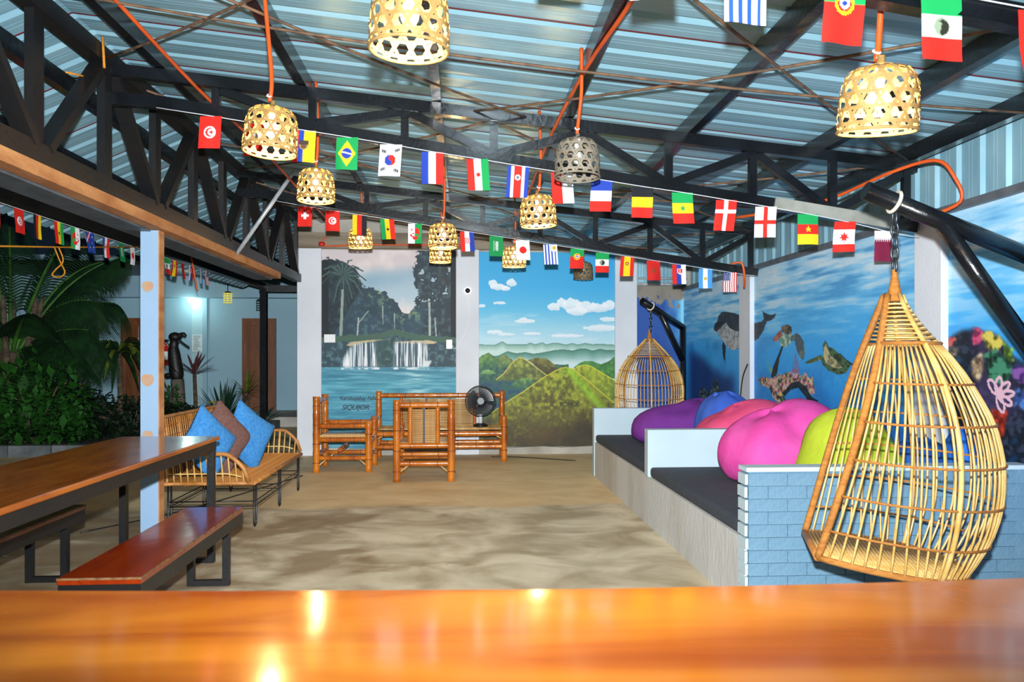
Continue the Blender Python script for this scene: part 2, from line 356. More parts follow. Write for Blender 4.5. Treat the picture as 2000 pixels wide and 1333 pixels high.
# ---- floor
def floor_mat():
    m = bpy.data.materials.new('worn_concrete'); m.use_nodes = True; nt = m.node_tree; b = nt.nodes['Principled BSDF']; L = nt.links.new
    tc = nt.nodes.new('ShaderNodeTexCoord'); sep = nt.nodes.new('ShaderNodeSeparateXYZ'); L(tc.outputs['Object'], sep.inputs[0])
    def noise(sc, det=6, dist=0., st=(1, 1, 1)):
        mp = nt.nodes.new('ShaderNodeMapping'); mp.inputs['Scale'].default_value = st; L(tc.outputs['Object'], mp.inputs[0])
        n = nt.nodes.new('ShaderNodeTexNoise'); n.inputs['Scale'].default_value = sc; n.inputs['Detail'].default_value = det; n.inputs['Distortion'].default_value = dist
        L(mp.outputs[0], n.inputs['Vector']); return n.outputs['Fac']
    def ramp(src, a, b_, c1, c2):
        r = nt.nodes.new('ShaderNodeValToRGB'); r.color_ramp.elements[0].position = a; r.color_ramp.elements[1].position = b_
        r.color_ramp.elements[0].color = (*lin(c1), 1); r.color_ramp.elements[1].color = (*lin(c2), 1); L(src, r.inputs[0]); return r.outputs[0]
    def mix(f, a, b_):
        x = nt.nodes.new('ShaderNodeMix'); x.data_type = 'RGBA'; L(f, x.inputs['Factor']); L(a, x.inputs['A']); L(b_, x.inputs['B']); return x.outputs['Result']
    def math_(op, a, b_=None):
        x = nt.nodes.new('ShaderNodeMath'); x.operation = op
        for i, q in enumerate((a, b_)):
            if q is None: continue
            if isinstance(q, (int, float)): x.inputs[i].default_value = q
            else: L(q, x.inputs[i])
        return x.outputs[0]
    tan = ramp(noise(2.2, 8, .6, (.9, 1.1, 1)), .3, .7, 'cdb184', 'e2cba0')
    grey = ramp(noise(2.0, 10, .9, (.95, 1.1, 1)), .36, .64, 'a3957a', 'd6ccb4')
    # newer strip of screed beyond y about 7.3, its edge uneven
    e = math_('ADD', sep.outputs[1], math_('MULTIPLY', math_('SUBTRACT', noise(1.1, 3), .5), .5))
    f = nt.nodes.new('ShaderNodeMapRange'); f.inputs[1].default_value = 7.2; f.inputs[2].default_value = 7.32; L(e, f.inputs[0])
    c = mix(f.outputs[0], grey, tan)
    # brown damp stains on the garden side
    st = math_('ADD', noise(1.5, 8, .5, (1., 1.2, 1)), math_('MULTIPLY', sep.outputs[0], -.10))
    fs = nt.nodes.new('ShaderNodeMapRange'); fs.inputs[1].default_value = .58; fs.inputs[2].default_value = .70; fs.inputs[4].default_value = .75; L(st, fs.inputs[0])
    n_ = nt.nodes.new('ShaderNodeMapRange'); n_.inputs[1].default_value = 7.5; n_.inputs[2].default_value = 7.0; L(e, n_.inputs[0])
    br = nt.nodes.new('ShaderNodeRGB'); br.outputs[0].default_value = (*lin('7d6444'), 1)
    c = mix(math_('MULTIPLY', fs.outputs[0], n_.outputs[0]), c, br.outputs[0])
    # pale paint specks and dark spots
    sp = nt.nodes.new('ShaderNodeMapRange'); sp.inputs[1].default_value = .74; sp.inputs[2].default_value = .76; L(noise(9, 2, 0, (.5, 1.6, 1)), sp.inputs[0])
    wh = nt.nodes.new('ShaderNodeRGB'); wh.outputs[0].default_value = (*lin('ddd8cc'), 1); c = mix(sp.outputs[0], c, wh.outputs[0])
    L(c, b.inputs['Base Color']); b.inputs['Roughness'].default_value = .62
    bp = nt.nodes.new('ShaderNodeBump'); bp.inputs['Strength'].default_value = .25; bp.inputs['Distance'].default_value = .02
    L(noise(7, 8), bp.inputs['Height']); L(bp.outputs[0], b.inputs['Normal']); return m
M_FLOOR = floor_mat()
inst('floor', MB().b2((-13, -3, -.12), (3.4, 20.0, 0)).mesh('floor', M_FLOOR))['kind'] = 'structure'
MB().b2((-13, 11.3, 0), (-3.62, 15.6, .06)).build('garden_soil', M_EARTH, kind='structure')

# ---- painted walls
exec_sea = None
def mural_falls():      # left panel: palm, forest, two waterfalls, green-blue pool
    W, H = 290, 440; c = Cv(W, H, x=(35, 1122), y=(30, 1690)); n1 = c.n(10, 8, 5, 1); n2 = c.n(60, 40, 3, 2); n3 = c.n(6, 5, 5, 3)
    c.grad([(30, 'c9bfc4'), (150, 'cfc3c6'), (260, '9fb7c6'), (420, 'a9c0cd'), (560, 'd9d2d2'), (1690, 'd9d2d2')])
    band = c.Y-(300-.22*(c.X-400)); c.fill((np.exp(-(band/70)**2))*.7*(n1+.2), '7fa3bb')
    c.fill(np.clip((n3-.52)*5, 0, 1)*(c.Y < 560)*.6, 'efe2dc')
    fol = lambda a, b, d: (a*.55+b*.45)
    # far tree line
    edge = np.interp(c.X, [35, 120, 300, 380, 450, 540, 620, 680, 730, 790, 830, 1122], [330, 350, 370, 350, 345, 380, 450, 540, 560, 500, 470, 470])+(n2-.5)*60
    m = c.Y > edge; base = np.array(rgb('2a4656')); c.fill(m, base)
    c.fill(m*np.clip((n2-.47)*4, 0, 1)*.6, '56787c'); c.fill(m*np.clip((n1-.5)*4, 0, 1)*.6, '1f3340')
    c.fill(m*np.clip((n2-.56)*5, 0, 1)*np.clip(1-(c.Y-edge)/160, 0, 1)*(c.X > 380)*(c.X < 840), '7f9466')
    # big dark trees either side
    le = np.interp(c.Y, [100, 130, 180, 260, 340, 400, 800], [110, 200, 300, 345, 370, 330, 90])+(n2-.5)*70
    m = (c.X < le)*(c.Y > 105+(n2-.5)*60)*(c.Y < 800); c.fill(m, '1a2a34'); c.fill(m*np.clip((n2-.5)*4, 0, 1)*.6, '3a545a')
    re = np.interp(c.Y, [30, 60, 160, 250, 330, 420, 480, 560], [830, 800, 790, 770, 790, 800, 790, 860])+(n2-.5)*90
    m = (c.X > re)*(c.Y < 780); c.fill(m*(n1*.6+n2*.6 > .42), '243540'); c.fill(m*np.clip((n2-.52)*5, 0, 1)*.5, '5a7882')
    c.fill((c.X > 980)*(c.Y < 330)*np.clip((n1-.35)*3, 0, 1)*.6, '4a3a30')
    c.fill((c.X < 88)*(c.Y > 120)*(c.Y < 800), '161d22'); c.fill((c.X > 1078)*(c.Y < 1040), '14191d')
    # palm crown
    for k in range(25):
        a = math.radians(-185+k*13); r = 165+30*math.sin(k*2.3)
        p0 = (205, 240); p1 = (205+r*.6*math.cos(a), 240+r*.6*math.sin(a)-10); p2 = (205+r*math.cos(a), 240+r*math.sin(a)+55)
        col = '46605c' if k % 2 else '2a3f44'
        c.line(p0, p1, 7, col); c.line(p1, p2, 5, col)
    c.poly([(192, 360), (212, 360), (205, 600), (198, 780), (172, 785), (182, 600)], '8a9a92')
    for x0, x1, y0, y1, wd in ((330, 318, 600, 780, 6), (410, 330, 540, 640, 3), (905, 908, 470, 770, 9), (950, 962, 600, 780, 5), (620, 622, 560, 700, 3), (525, 528, 500, 650, 3)):
        c.line((x0, y0), (x1, y1), wd, '9fb0ac')
    # bank, ledge, rocks
    bank = np.interp(c.X, [35, 300, 500, 560, 620, 760, 960, 1122], [800, 780, 770, 745, 730, 770, 790, 800])
    c.fill((c.Y > bank-40+(n2-.5)*30)*(c.Y < bank+20), '3f5f50')
    c.fill((c.Y > bank+10)*(c.Y < 1010), '2c4450'); c.fill((c.Y > bank+10)*(c.Y < 1010)*np.clip((n2-.5)*4, 0, 1), '4f6f78')
    c.poly([(230, 830), (270, 800), (400, 785), (540, 775), (560, 790), (420, 800), (280, 835)], 'b9ab86')
    c.poly([(610, 800), (760, 790), (900, 785), (970, 800), (940, 815), (640, 812)], 'c7b491')
    # falls: sheets of fine pale strands
    strand = c.n(5, 150, 2, 15); fine = c.n(14, 260, 1, 16)
    for pts, lean in (([(255, 850), (300, 815), (520, 795), (530, 810), (500, 1005), (185, 1012), (215, 930)], 1), ([(605, 815), (640, 802), (880, 805), (900, 960), (880, 1012), (600, 1005)], 0)):
        m = c.soft(c.pm(pts), 2)
        c.fill(m*.55, '6f8a9c'); c.fill(m*np.clip((strand*.6+fine*.4-.44)*7, 0, 1)*.95, 'eef1f4'); c.fill(m*np.clip((.43-strand)*7, 0, 1)*.8, '2c4658')
    c.fill(c.soft(c.pm([(470, 790), (610, 760), (620, 1000), (480, 1005)]), 2)*.9, '2c4a4e'); c.fill(c.pm([(470, 790), (610, 760), (620, 1000), (480, 1005)])*np.clip((n2-.5)*5, 0, 1)*.7, '5a7a70')
    c.fill(c.soft(c.pm([(860, 960), (925, 955), (895, 1015), (840, 1015)]), 1), 'd5dce2')
    # pool
    m = c.Y > 1010+(n2-.5)*8; 
    pool = Cv(W, H, x=(35, 1122), y=(30, 1690)); pool.grad([(1000, '3f7f97'), (1150, '4a97ae'), (1400, '3f8ba6'), (1690, '3c7f9a')])
    c.c = np.where(m[..., None], pool.c, c.c); rip = c.n(120, 7, 3, 8)
    c.fill(m*np.clip((rip-.52)*4, 0, 1)*.55, '84c0cf'); c.fill(m*np.clip((.45-rip)*4, 0, 1)*.5, '25607c')
    c.fill(m*np.exp(-((c.X-790-(c.Y-1100)*.15)/90)**2)*np.clip((rip-.42)*4, 0, 1)*.7, 'b7dade')
    c.fill(m*(c.Y < 1030)*(((c.X > 190)*(c.X < 500))+((c.X > 590)*(c.X < 900)))*np.clip((n2-.3)*3, 0, 1), 'd6dfe6')
    return c
def mural_hills():      # right panel: blue sky and rounded green hills
    W, H = 290, 420; c = Cv(W, H, x=(937, 1200), y=(491, 873)); n1 = c.n(8, 6, 5, 21); n2 = c.n(60, 45, 3, 22); st = c.n(40, 5, 4, 23)
    c.grad([(491, '2f9fd6'), (560, '3aa6dc'), (600, '55b3dd'), (640, '93c9df'), (675, 'b9d6e2'), (700, 'c9dcdf'), (873, 'c9dcdf')])
    P = lambda pts: [(930+x/5.555, 640+y/5.555) for x, y in pts]
    Q = lambda pts: [(900+x/3.5075, 420+y/3.5075) for x, y in pts]
    def cloud(pts, seed, col='e6ecf2', sh='b3c9da'):
        for x, y, rx, ry in pts:
            (u, v), = Q([(x, y)]); m = ((c.X-u)*3.5075/rx)**2+((c.Y-v)*3.5075/ry)**2+(n2-.5)*1.2 < 1
            c.fill(m*.9, col); c.fill(m*np.clip(((c.Y-v)*3.5075/ry), 0, 1)*.6, sh)
    cloud([(225, 465, 30, 22), (260, 490, 50, 22), (310, 500, 30, 16), (350, 460, 34, 26)], 1)
    cloud([(640, 625, 45, 28), (690, 600, 30, 34), (760, 610, 60, 44), (850, 625, 70, 42), (940, 630, 70, 30), (1010, 615, 50, 36), (800, 655, 70, 28)], 2)
    cloud([(440, 725, 70, 14), (430, 712, 26, 14), (240, 800, 50, 14), (310, 815, 60, 10), (480, 810, 70, 10), (270, 600, 40, 10), (150, 620, 26, 12), (1000, 710, 60, 16), (960, 770, 120, 22), (720, 825, 120, 12)], 3, 'dfe6ee', 'bcd2dc')
    c.fill((c.Y > 610)*(c.Y < 690)*np.clip((st-.55)*4, 0, 1)*.35, 'd8e2ea')
    def ridge(xs, ys, top, bot, depth, mist):
        pts = P(list(zip(xs, ys))); e = np.interp(c.X, [p[0] for p in pts], [p[1] for p in pts])
        d = c.Y-e; m = d > 0; t = np.clip(d/depth, 0, 1)[..., None]; colr = rgb(top)*(1-t)+rgb(bot)*t
        c.c = np.where(m[..., None], colr, c.c); c.fill(m*np.clip((n1-.5)*4, 0, 1)*t[..., 0]*mist, 'c9dbe0')
        c.fill(m*np.exp(-(d/1.3)**2)*.55, '2c5a55'); return m
    ridge([0, 120, 220, 290, 340, 540, 590, 640, 720, 760, 830, 900, 980, 1040, 1100, 1180, 1260, 1350, 1560], [175, 182, 180, 145, 178, 180, 158, 178, 155, 178, 162, 165, 180, 162, 180, 162, 176, 172, 185], '6f9f92', 'b9d5cf', 14, .5)
    ridge([0, 250, 340, 440, 540, 620, 700, 850, 940, 1050, 1110, 1190, 1260, 1340, 1420, 1560], [330, 300, 252, 275, 262, 280, 270, 240, 232, 245, 226, 222, 246, 225, 240, 235], '3f7a6a', 'b4d0d2', 26, .9)
    c.fill((c.Y > 700)*np.clip((n1-.45)*3, 0, 1)*.7, 'd3dfe6')
    def hill(pts, top, bot, tex='2f3d22', lit='b9bf3a', edge=None):
        pp = P(pts); m = c.pm(pp); ys = [p[1] for p in pp]; t = np.clip((c.Y-min(ys))/(max(ys)-min(ys)), 0, 1)[..., None]
        c.c = np.where(m[..., None], rgb(top)*(1-t)+rgb(bot)*t, c.c)
        c.fill(m*np.clip((n2*.6+n1*.4-.48)*5, 0, 1)*.65, tex); c.fill(m*np.clip((.42-n2)*5, 0, 1)*.5, lit)
        if edge is not None:
            for a, b in zip(pp[edge[0]:edge[1]], pp[edge[0]+1:edge[1]+1]): c.line(a, b, .9, lit)
    B0 = 1340
    c.fill((c.Y > 640+400/5.555+(n2-.5)*6)*(c.X < 1110), '3d6b50'); c.fill((c.Y > 712)*(c.X < 1110)*np.clip((n2-.45)*4, 0, 1), '25484e')
    hill([(20, 350), (70, 300), (140, 268), (190, 300), (240, 350), (300, 420), (20, 450)], '6f9a48', '2c5a4c', '244a3c', '8fb04e')
    hill([(230, 330), (300, 290), (350, 310), (400, 350), (420, 430), (240, 430)], '7f8f4c', '3f6a4a', '3b4a30', 'a3a85a')
    hill([(560, 350), (640, 325), (760, 330), (820, 370), (880, 440), (780, 520), (660, 420)], '7a7a36', '3b3a2a', '34321f', '9a8f3a')
    hill([(1060, 430), (1120, 380), (1180, 358), (1260, 362), (1350, 395), (1440, 360), (1520, 290), (1520, 560), (1060, 460)], '4f8f45', '3f7a3c', '2f5a34', '79a84e')
    hill([(1050, 460), (1100, 420), (1180, 402), (1240, 415), (1330, 470), (1460, 550), (1530, 590), (1530, 860), (1300, 760)], 'a8b22e', '55702a', '4a5a22', 'c2c43a', (0, 6))
    hill([(205, 575), (300, 500), (400, 370), (480, 315), (560, 360), (640, 420), (770, 520), (640, 640), (400, 620)], '97a044', '4f6238', '3c4428', 'c2b558', (0, 6))
    hill([(45, 500), (80, 465), (140, 452), (195, 470), (220, 500)], '8fb068', '5a8a58', '4a7a50', 'b4c97c')
    c.fill((c.Y > 640+570/5.555+(n2-.5)*10)*(c.X < 1080)*(c.Y < 800), '2c5a56'); c.fill((c.Y > 745)*(c.X < 1080)*(c.Y < 800)*np.clip((n2-.5)*5, 0, 1), '1f4468')
    hill([(380, 620), (460, 555), (550, 540), (640, 570), (700, 640), (520, 680)], '6f9a50', '2c5a50', '2c4a40', '9ab060')
    big = [(20, 1040), (180, 920), (320, 815), (520, 690), (700, 560), (860, 465), (920, 438), (970, 430), (1040, 445), (1180, 550), (1340, 690), (1470, 800), (1600, 880), (1600, B0), (20, B0)]
    hill(big, '94a62e', '4d4a22', '3a3218', 'c2b832', (1, 12))
    m = c.pm(P(big)); c.fill(m*np.clip((c.Y-805)/30, 0, 1)*np.clip(n1*1.6-.1, 0, 1), '2c2a1e'); c.fill(m*np.clip((c.Y-770)/60, 0, 1)*.5*np.clip(n2*2-.4, 0, 1), '4a3a22')
    c.fill(m*np.exp(-((c.X-1113-(c.Y-725)*.85)/9)**2)*(c.Y < 800)*.55, '8fd028')
    c.fill(m*np.exp(-((c.X-1060)/50)**2-((c.Y-850)/14)**2)*.5, '5a4224')
    return c
def sea_canvas(W, H, y0, y1, z0, z1, seed):
    # x runs along the wall (world y), y is world height; first row is the top
    c = Cv(W, H, x=(y1, y0), y=(z1, z0)); Z = c.Y; n1 = c.n(5, 6, 5, seed); n2 = c.n(70, 70, 3, seed+1); st = c.n(46*(z1-z0)/1.9, 2.2*(y1-y0), 4, seed+2)
    zs = [.3, .7, 1.1, 1.5, 1.8, 2.05, 2.35]; cs = ['184c98', '2472c6', '2c92e0', '3ca6ee', '58b6f0', '88caf2', 'aedaf4']
    for k in range(3): c.c[..., k] = np.interp(Z, zs, [rgb(h)[k] for h in cs])
    up = np.clip((Z-1.45)/.6, 0, 1)
    c.fill(np.clip((st-.49)*6, 0, 1)*up*.85, 'd4e6f2'); c.fill(np.clip((.44-st)*5, 0, 1)*up*.6, '2a7cc0')
    c.fill(np.clip((n1-.5)*3, 0, 1)*.35, '4aa6e0'); c.fill(np.clip((n2-.55)*4, 0, 1)*.2, '7cc0ea'); c.fill(np.clip((.46-n1)*3, 0, 1)*.4*(Z < 1.6), '164a98')
    return c, n1, n2
def paint_sea(c, n1, n2):
    S = SEA; T = lambda k, col, m2=None: c.fill(c.pm(S[k])*(1 if m2 is None else m2), col)
    tex = np.clip((n2-.48)*5, 0, 1)
    c.fill(c.soft(c.pm(S['nav']), 7)*.9, '12306e'); c.fill(c.soft(c.pm(S['weed']), 2), '1a2430'); T('weed', '6f8a84', tex*.8); T('weed', '8a5a52', np.clip((n1-.55)*5, 0, 1)*tex)
    T('dorsal', '20262f'); T('dol', '2a323c'); T('dol', '454f5a', tex*.6); T('belly', 'b4b9bc'); T('belly', '6f757c', tex*.8); T('eye', '1c222a'); T('dflip', '1b222c')
    T('plume', 'a0607f', .3+tex*.6); T('plume2', '8fae62', .25+tex*.5)
    T('t1fll', '26292e'); T('t1body', '5f8f8a'); T('t1body', 'b9c7a8', tex); T('t1mouth', 'b06a58'); T('t1mouth', '6a3a34', tex*.7)
    T('t1head', '7a6a5a'); T('t1head', '2f2a28', tex*.9); T('t1flr', '4a5a66'); T('t1flr', '8a8f7a', tex*.6)
    cc = c.n(30, 40, 3, 77); m = c.pm(S['cor'])
    for lo, hi, col in ((0, .36, '2f5a40'), (.36, .44, 'c0607a'), (.44, .49, '6fa07a'), (.49, .54, 'd6c06a'), (.54, .60, 'c8485a'), (.60, .66, '3f7a86'), (.66, 1, 'd890a0')): c.fill(m*(cc >= lo)*(cc < hi), col)
    c.fill(m*tex*.6, 'e6d0c0'); c.fill(m*np.clip((.44-n2)*6, 0, 1)*.8, '2a2230'); T('arch', '14222e'); T('arch', '35505a', tex*.5)
    T('t2fr', '2a3328'); T('t2body', '4a6a4a'); T('t2body', '1f2a22', tex*.8); T('t2bel', 'b9b58a'); T('t2bel', '5a5a44', tex*.8); T('t2fl', '4f5f3a'); T('t2fl', 'a8a860', tex*.7)
    m = c.soft(c.pm(S['mass'])*1.*(n2*.5+n1*.5 > .33), 2); c.fill(m, '141c28'); c.fill(m*tex*.7, '3a4660'); c.fill(m*np.clip((n1-.55)*5, 0, 1)*.6, '4a3a6a')
    blob = c.n(60, 60, 2, 91)
    for k, a, b, d in (('mpk', 'c84a78', '7a2648', '2a1020'), ('mrd', 'b8524e', '6a3034', '2a1518'), ('myl', 'd2c05a', '8f8a38', '3a3818'), ('mgr', 'b4d838', '6f9a2c', '2c4416'), ('mtl', '3f8468', '1f4a3c', '0c211c'), ('msp', 'cbb89c', '9a846a', '5a4a3a'), ('msp2', 'a09478', '6f6450', '3a3428'), ('mpu', '7f52a0', '44286a', '1c1230'), ('mpot', 'c23c30', '8a2a1c', '5a1a12'), ('mblue', '4f7cc4', '2c4a8a', '16264a')):
        mm = c.soft(c.pm(S[k]), 3); mm = np.clip((mm-.25+(blob-.5)*.9)*2.2, 0, 1)*np.clip(mm*6, 0, 1) if k not in ('msp', 'msp2', 'mpot') else c.soft(c.pm(S[k]), 1)
        c.fill(mm, b); c.fill(mm*np.clip((blob-.5)*8, 0, 1), a); c.fill(mm*np.clip((.42-blob)*8, 0, 1), d)
    for k in range(6):
        P = S['lp%d' % k]
        for a, b in zip(P, P[1:]): c.line(a, b, .009, 'd8b0c4')
    return c

wb = empty('wall_back', (.4, YB, 0), kind='structure')
MB().b2((-2.29, YB, 0), (XR+.2, YB+.15, 3.45)).build('wall_core', M_PLASTER, wb)
cvf = mural_falls(); me = canvas_mesh('waterfall_mural', cvf, lambda X, Y: (-1.965+(X-35)/1087*1.875, YB-.012+X*0, 2.885-(Y-30)/1660*2.79), M_PAINT)
o = inst('waterfall_mural', me, wb, -wb.location); o['label'] = 'painted mural of two waterfalls, palm and blue pool'
cvh = mural_hills(); me = canvas_mesh('hills_mural', cvh, lambda X, Y: (.235+(X-937)/263*1.945, YB-.012+X*0, 2.875-(Y-491)/382*2.775), M_PAINT)
o = inst('hills_mural', me, wb, -wb.location); o['label'] = 'painted mural of rounded green hills under blue sky'
for x0, x1, zt in ((-2.30, -1.965, 2.9), (-.09, .235, 2.9), (2.18, 2.50, 2.82)):
    MB().b2((x0, YB-.05, 0), (x1, YB+.1, zt)).build('pillar', M_WHITE, wb, bevel=.006)
M_PLY = mat('weathered_formwork', '6e6254', .9, 0, '8f8474', 3, .4, 25, stretch=(.4, 1, 3))
MB().b2((-2.3, YB-.09, 2.9), (2.5, YB+.02, 3.12)).build('ring_beam', M_PLY, wb)
k_ = MB(); k_.prism([(-1.96+.24*i, .10+.012*math.sin(i*2.1)) for i in range(19)]+[(2.36, 0), (-1.96, 0)], YB-.045, YB); k_.build('plaster_kerb', M_PLASTER, wb)
# blue end bay beside the murals, patched with bare plaster at the top
c = Cv(60, 170, x=(2.5, 3.24), y=(2.42, 0)); n1 = c.n(8, 4, 4, 31); n2 = c.n(30, 12, 3, 32)
c.grad([(2.42, '1f4a94')][:1]+[(2.42, '1f4a94')]); c.c[:] = rgb('23509e'); c.fill(np.clip((n1-.45)*3, 0, 1)*.6, '193c86')
c.fill(np.clip((c.X-2.93)/.2+(n1-.5)*1.5, 0, 1)*np.clip((c.Y-1.5)/.3, 0, 1), '63b4dc'); c.fill((c.X > 3.14)*np.clip((c.Y-1.3)/.5, 0, 1)*.8, '8fd0e4')
c.fill((c.Y > 2.16+(n2-.5)*.35-.1*np.clip((2.75-c.X)/.2, 0, 1)*-1), '857f74'); c.fill((c.Y > 2.2)*np.clip((n1-.5)*4, 0, 1)*.6, '6b665c')
me = canvas_mesh('blue_bay', c, lambda X, Y: (X, YB-.012+X*0, Y), M_PAINT); inst('blue_bay', me, wb, -wb.location)
M_INK = mat('dark_lettering_paint', '1c2c3c', .6); M_INK2 = mat('olive_lettering_paint', '10120a', .6)
for body, size, x, z, sh, sp, mm in (('Kambugahay Falls', .078, -1.47, .775, .3, .92, M_INK), ('SIQUIJOR', .098, -1.50, .64, .3, .92, M_INK), ('BOHOL', .088, 1.53, .675, .05, .95, M_INK2)):
    o = inst('lettering', text_mesh(body, size, sh, .001, mm, sp), wb, (x-wb.location.x, -.016, z), (PI/2, 0, 0))
# ---- right wall: sea mural between white columns, ribbed sheet above
wr = empty('wall_right', (XR, 7, 0), kind='structure')
MB().b2((XR, 1.5, 0), (XR+.15, YB+.15, 2.33)).build('wall_core', M_PLASTER, wr)
for nm, W, H, ya, yb_, sd in (('sea_mural', 150, 260, 8.70, 11.09, 41), ('sea_mural', 400, 330, 5.25, 8.36, 51), ('sea_mural', 330, 330, 2.6, 4.96, 61)):
    c, n1, n2 = sea_canvas(W, H, ya, yb_, .35, 2.33, sd); paint_sea(c, n1, n2)
    me = canvas_mesh(nm, c, lambda X, Y: (XR-.012+X*0, X, Y), M_PAINT); inst(nm, me, wr, -wr.location)
for y0, y1 in ((4.94, 5.25), (8.36, 8.70)):
    MB().b2((XR-.06, y0, 0), (XR+.1, y1, 2.33)).build('column', M_WHITE, wr, bevel=.006)
MB().b2((XR-.05, 1.5, 2.33), (XR+.06, YB, 2.38)).build('sill_angle', M_GREYT, wr)

# ---- ribbed sheet metal
def sheet_mat(name, c1, c2):
    m = bpy.data.materials.new(name); m.use_nodes = True; nt = m.node_tree; b = nt.nodes['Principled BSDF']; L = nt.links.new
    tc = nt.nodes.new('ShaderNodeTexCoord'); n = nt.nodes.new('ShaderNodeTexNoise'); mp = nt.nodes.new('ShaderNodeMapping'); mp.inputs['Scale'].default_value = (.35, 2.5, 1)
    L(tc.outputs['Object'], mp.inputs[0]); L(mp.outputs[0], n.inputs['Vector']); n.inputs['Scale'].default_value = 2.2; n.inputs['Detail'].default_value = 6
    r = nt.nodes.new('ShaderNodeValToRGB'); r.color_ramp.elements[0].position = .3; r.color_ramp.elements[1].position = .7
    r.color_ramp.elements[0].color = (*lin(c1), 1); r.color_ramp.elements[1].color = (*lin(c2), 1); L(n.outputs['Fac'], r.inputs[0]); L(r.outputs[0], b.inputs['Base Color'])
    b.inputs['Metallic'].default_value = .25; b.inputs['Roughness'].default_value = .34
    MATS[name] = m; return m
M_SHEET = sheet_mat('sheet_steel_underside', '7fabbe', '98c2d2')
M_SEAM = mat('red_lap_edge', '7c1f2a', .5)
PITCH = .2367
def rib_profile(n, p=PITCH, h=.023):
    out = []
    for i in range(n):
        y = i*p; out += [(y, 0), (y+.13*p, 0), (y+.145*p, .0015), (y+.165*p, 0), (y+.27*p, 0), (y+.285*p, .0015), (y+.305*p, 0), (y+.60*p, 0), (y+.69*p, h), (y+.80*p, h), (y+.91*p, 0)]
    out.append((n*p, 0)); return out
ceil = empty('ceiling', (0, 6, 3.4), kind='structure')
pr = rib_profile(3)
def sheet(xa, xb, name='roof_sheet'):
    mb = MB(); mb.grid([[(x, y, z_roof(x)+z) for x in (xa, xb)] for y, z in pr], smooth=False); return mb.mesh(name, M_SHEET)
SR = sheet(XL, 3.33); SL = sheet(-4.0, XL); SM = MB().grid([[(x, y, z_roof(x)-.003) for x in (XL, 3.33)] for y in (-.008, .008)], False).mesh('lap_seam', M_SEAM)
SML = MB().grid([[(x, y, z_roof(x)-.003) for x in (-4.0, XL)] for y in (-.007, .007)], False).mesh('lap_seam', M_SEAM)
for i in range(18):
    y = -1.1+i*3*PITCH; inst('roof_sheet', SR, ceil, (0, y-6, -3.4)); inst('lap_seam', SM, ceil, (0, y+.60*PITCH-6, -3.4+.001))
for i in range(22):
    y = -1.1+i*3*PITCH; inst('roof_sheet', SL, ceil, (0, y-6, -3.4)); inst('lap_seam', SML, ceil, (0, y+.60*PITCH-6, -3.4+.001))
# wall cladding above the painted walls
def clad(n): return MB().grid([[(-z, y, zz) for zz in (0, .62)] for y, z in rib_profile(n)], False)
CL = clad(3).mesh('cladding_sheet', M_SHEET)
for i in range(14): inst('cladding_sheet', CL, wr, (.09, 1.5-7+i*3*PITCH, 2.36))
CB = MB().grid([[(y, z, zz) for zz in (0, .62)] for y, z in rib_profile(3)], False).mesh('cladding_sheet', M_SHEET)
inst('cladding_sheet', CB, wb, (2.5-.4, -.06, 2.42))
MB().tube([(2.5, YB-.12, 2.42), (3.2, YB-.12, 2.42)], .02).build('rail', M_GALV, wb); MB().tube([(2.5, YB-.12, 2.50), (3.2, YB-.12, 2.50)], .015).build('rail', M_GALV, wb)

# ---- steel: purlins, trusses
PX = [-1.95, -1.05, -.17, .71, 1.55, 2.49, 3.12]
ords = ['first', 'second', 'third', 'fourth', 'fifth', 'sixth', 'seventh']
for i, x in enumerate(PX):
    z = z_roof(x)-.062; MB().b2((x-.03, -1, z-.055), (x+.03, YB, z+.055)).build('roof_purlin', M_BLACK, None, 'black steel purlin under the right roof slope, %s from the ridge' % ords[i], 'roof purlin', 'purlins under the right roof slope')
for i, x in enumerate((-2.61, -3.12)):
    z = z_roof(x)-.07; MB().b2((x-.03, -1, z-.055), (x+.03, 14.6, z+.055)).build('roof_purlin', M_BLACK, None, 'black steel purlin under the left roof slope, %s the ridge' % ('nearest to' if i == 0 else 'farther from'), 'roof purlin', 'purlins under the left roof slope')
MB().b2((-3.80, -1, 2.66), (-3.70, 15.0, 2.76)).build('eave_beam', M_BLACKD, None, 'black steel eave beam on the garden side above the flags', 'beam')
MB().b2((-3.80, 14.9, 2.6), (-2.3, 15.0, 2.72)).build('cross_beam', M_BLACKD, None, 'dark cross beam between eave and back wall by the garden', 'beam')
MB().box((-3.72, 14.93, 1.33), (.12, .12, 2.66)).build('steel_post', M_BLACK, None, 'slim black steel post in front of the brown door', 'post')
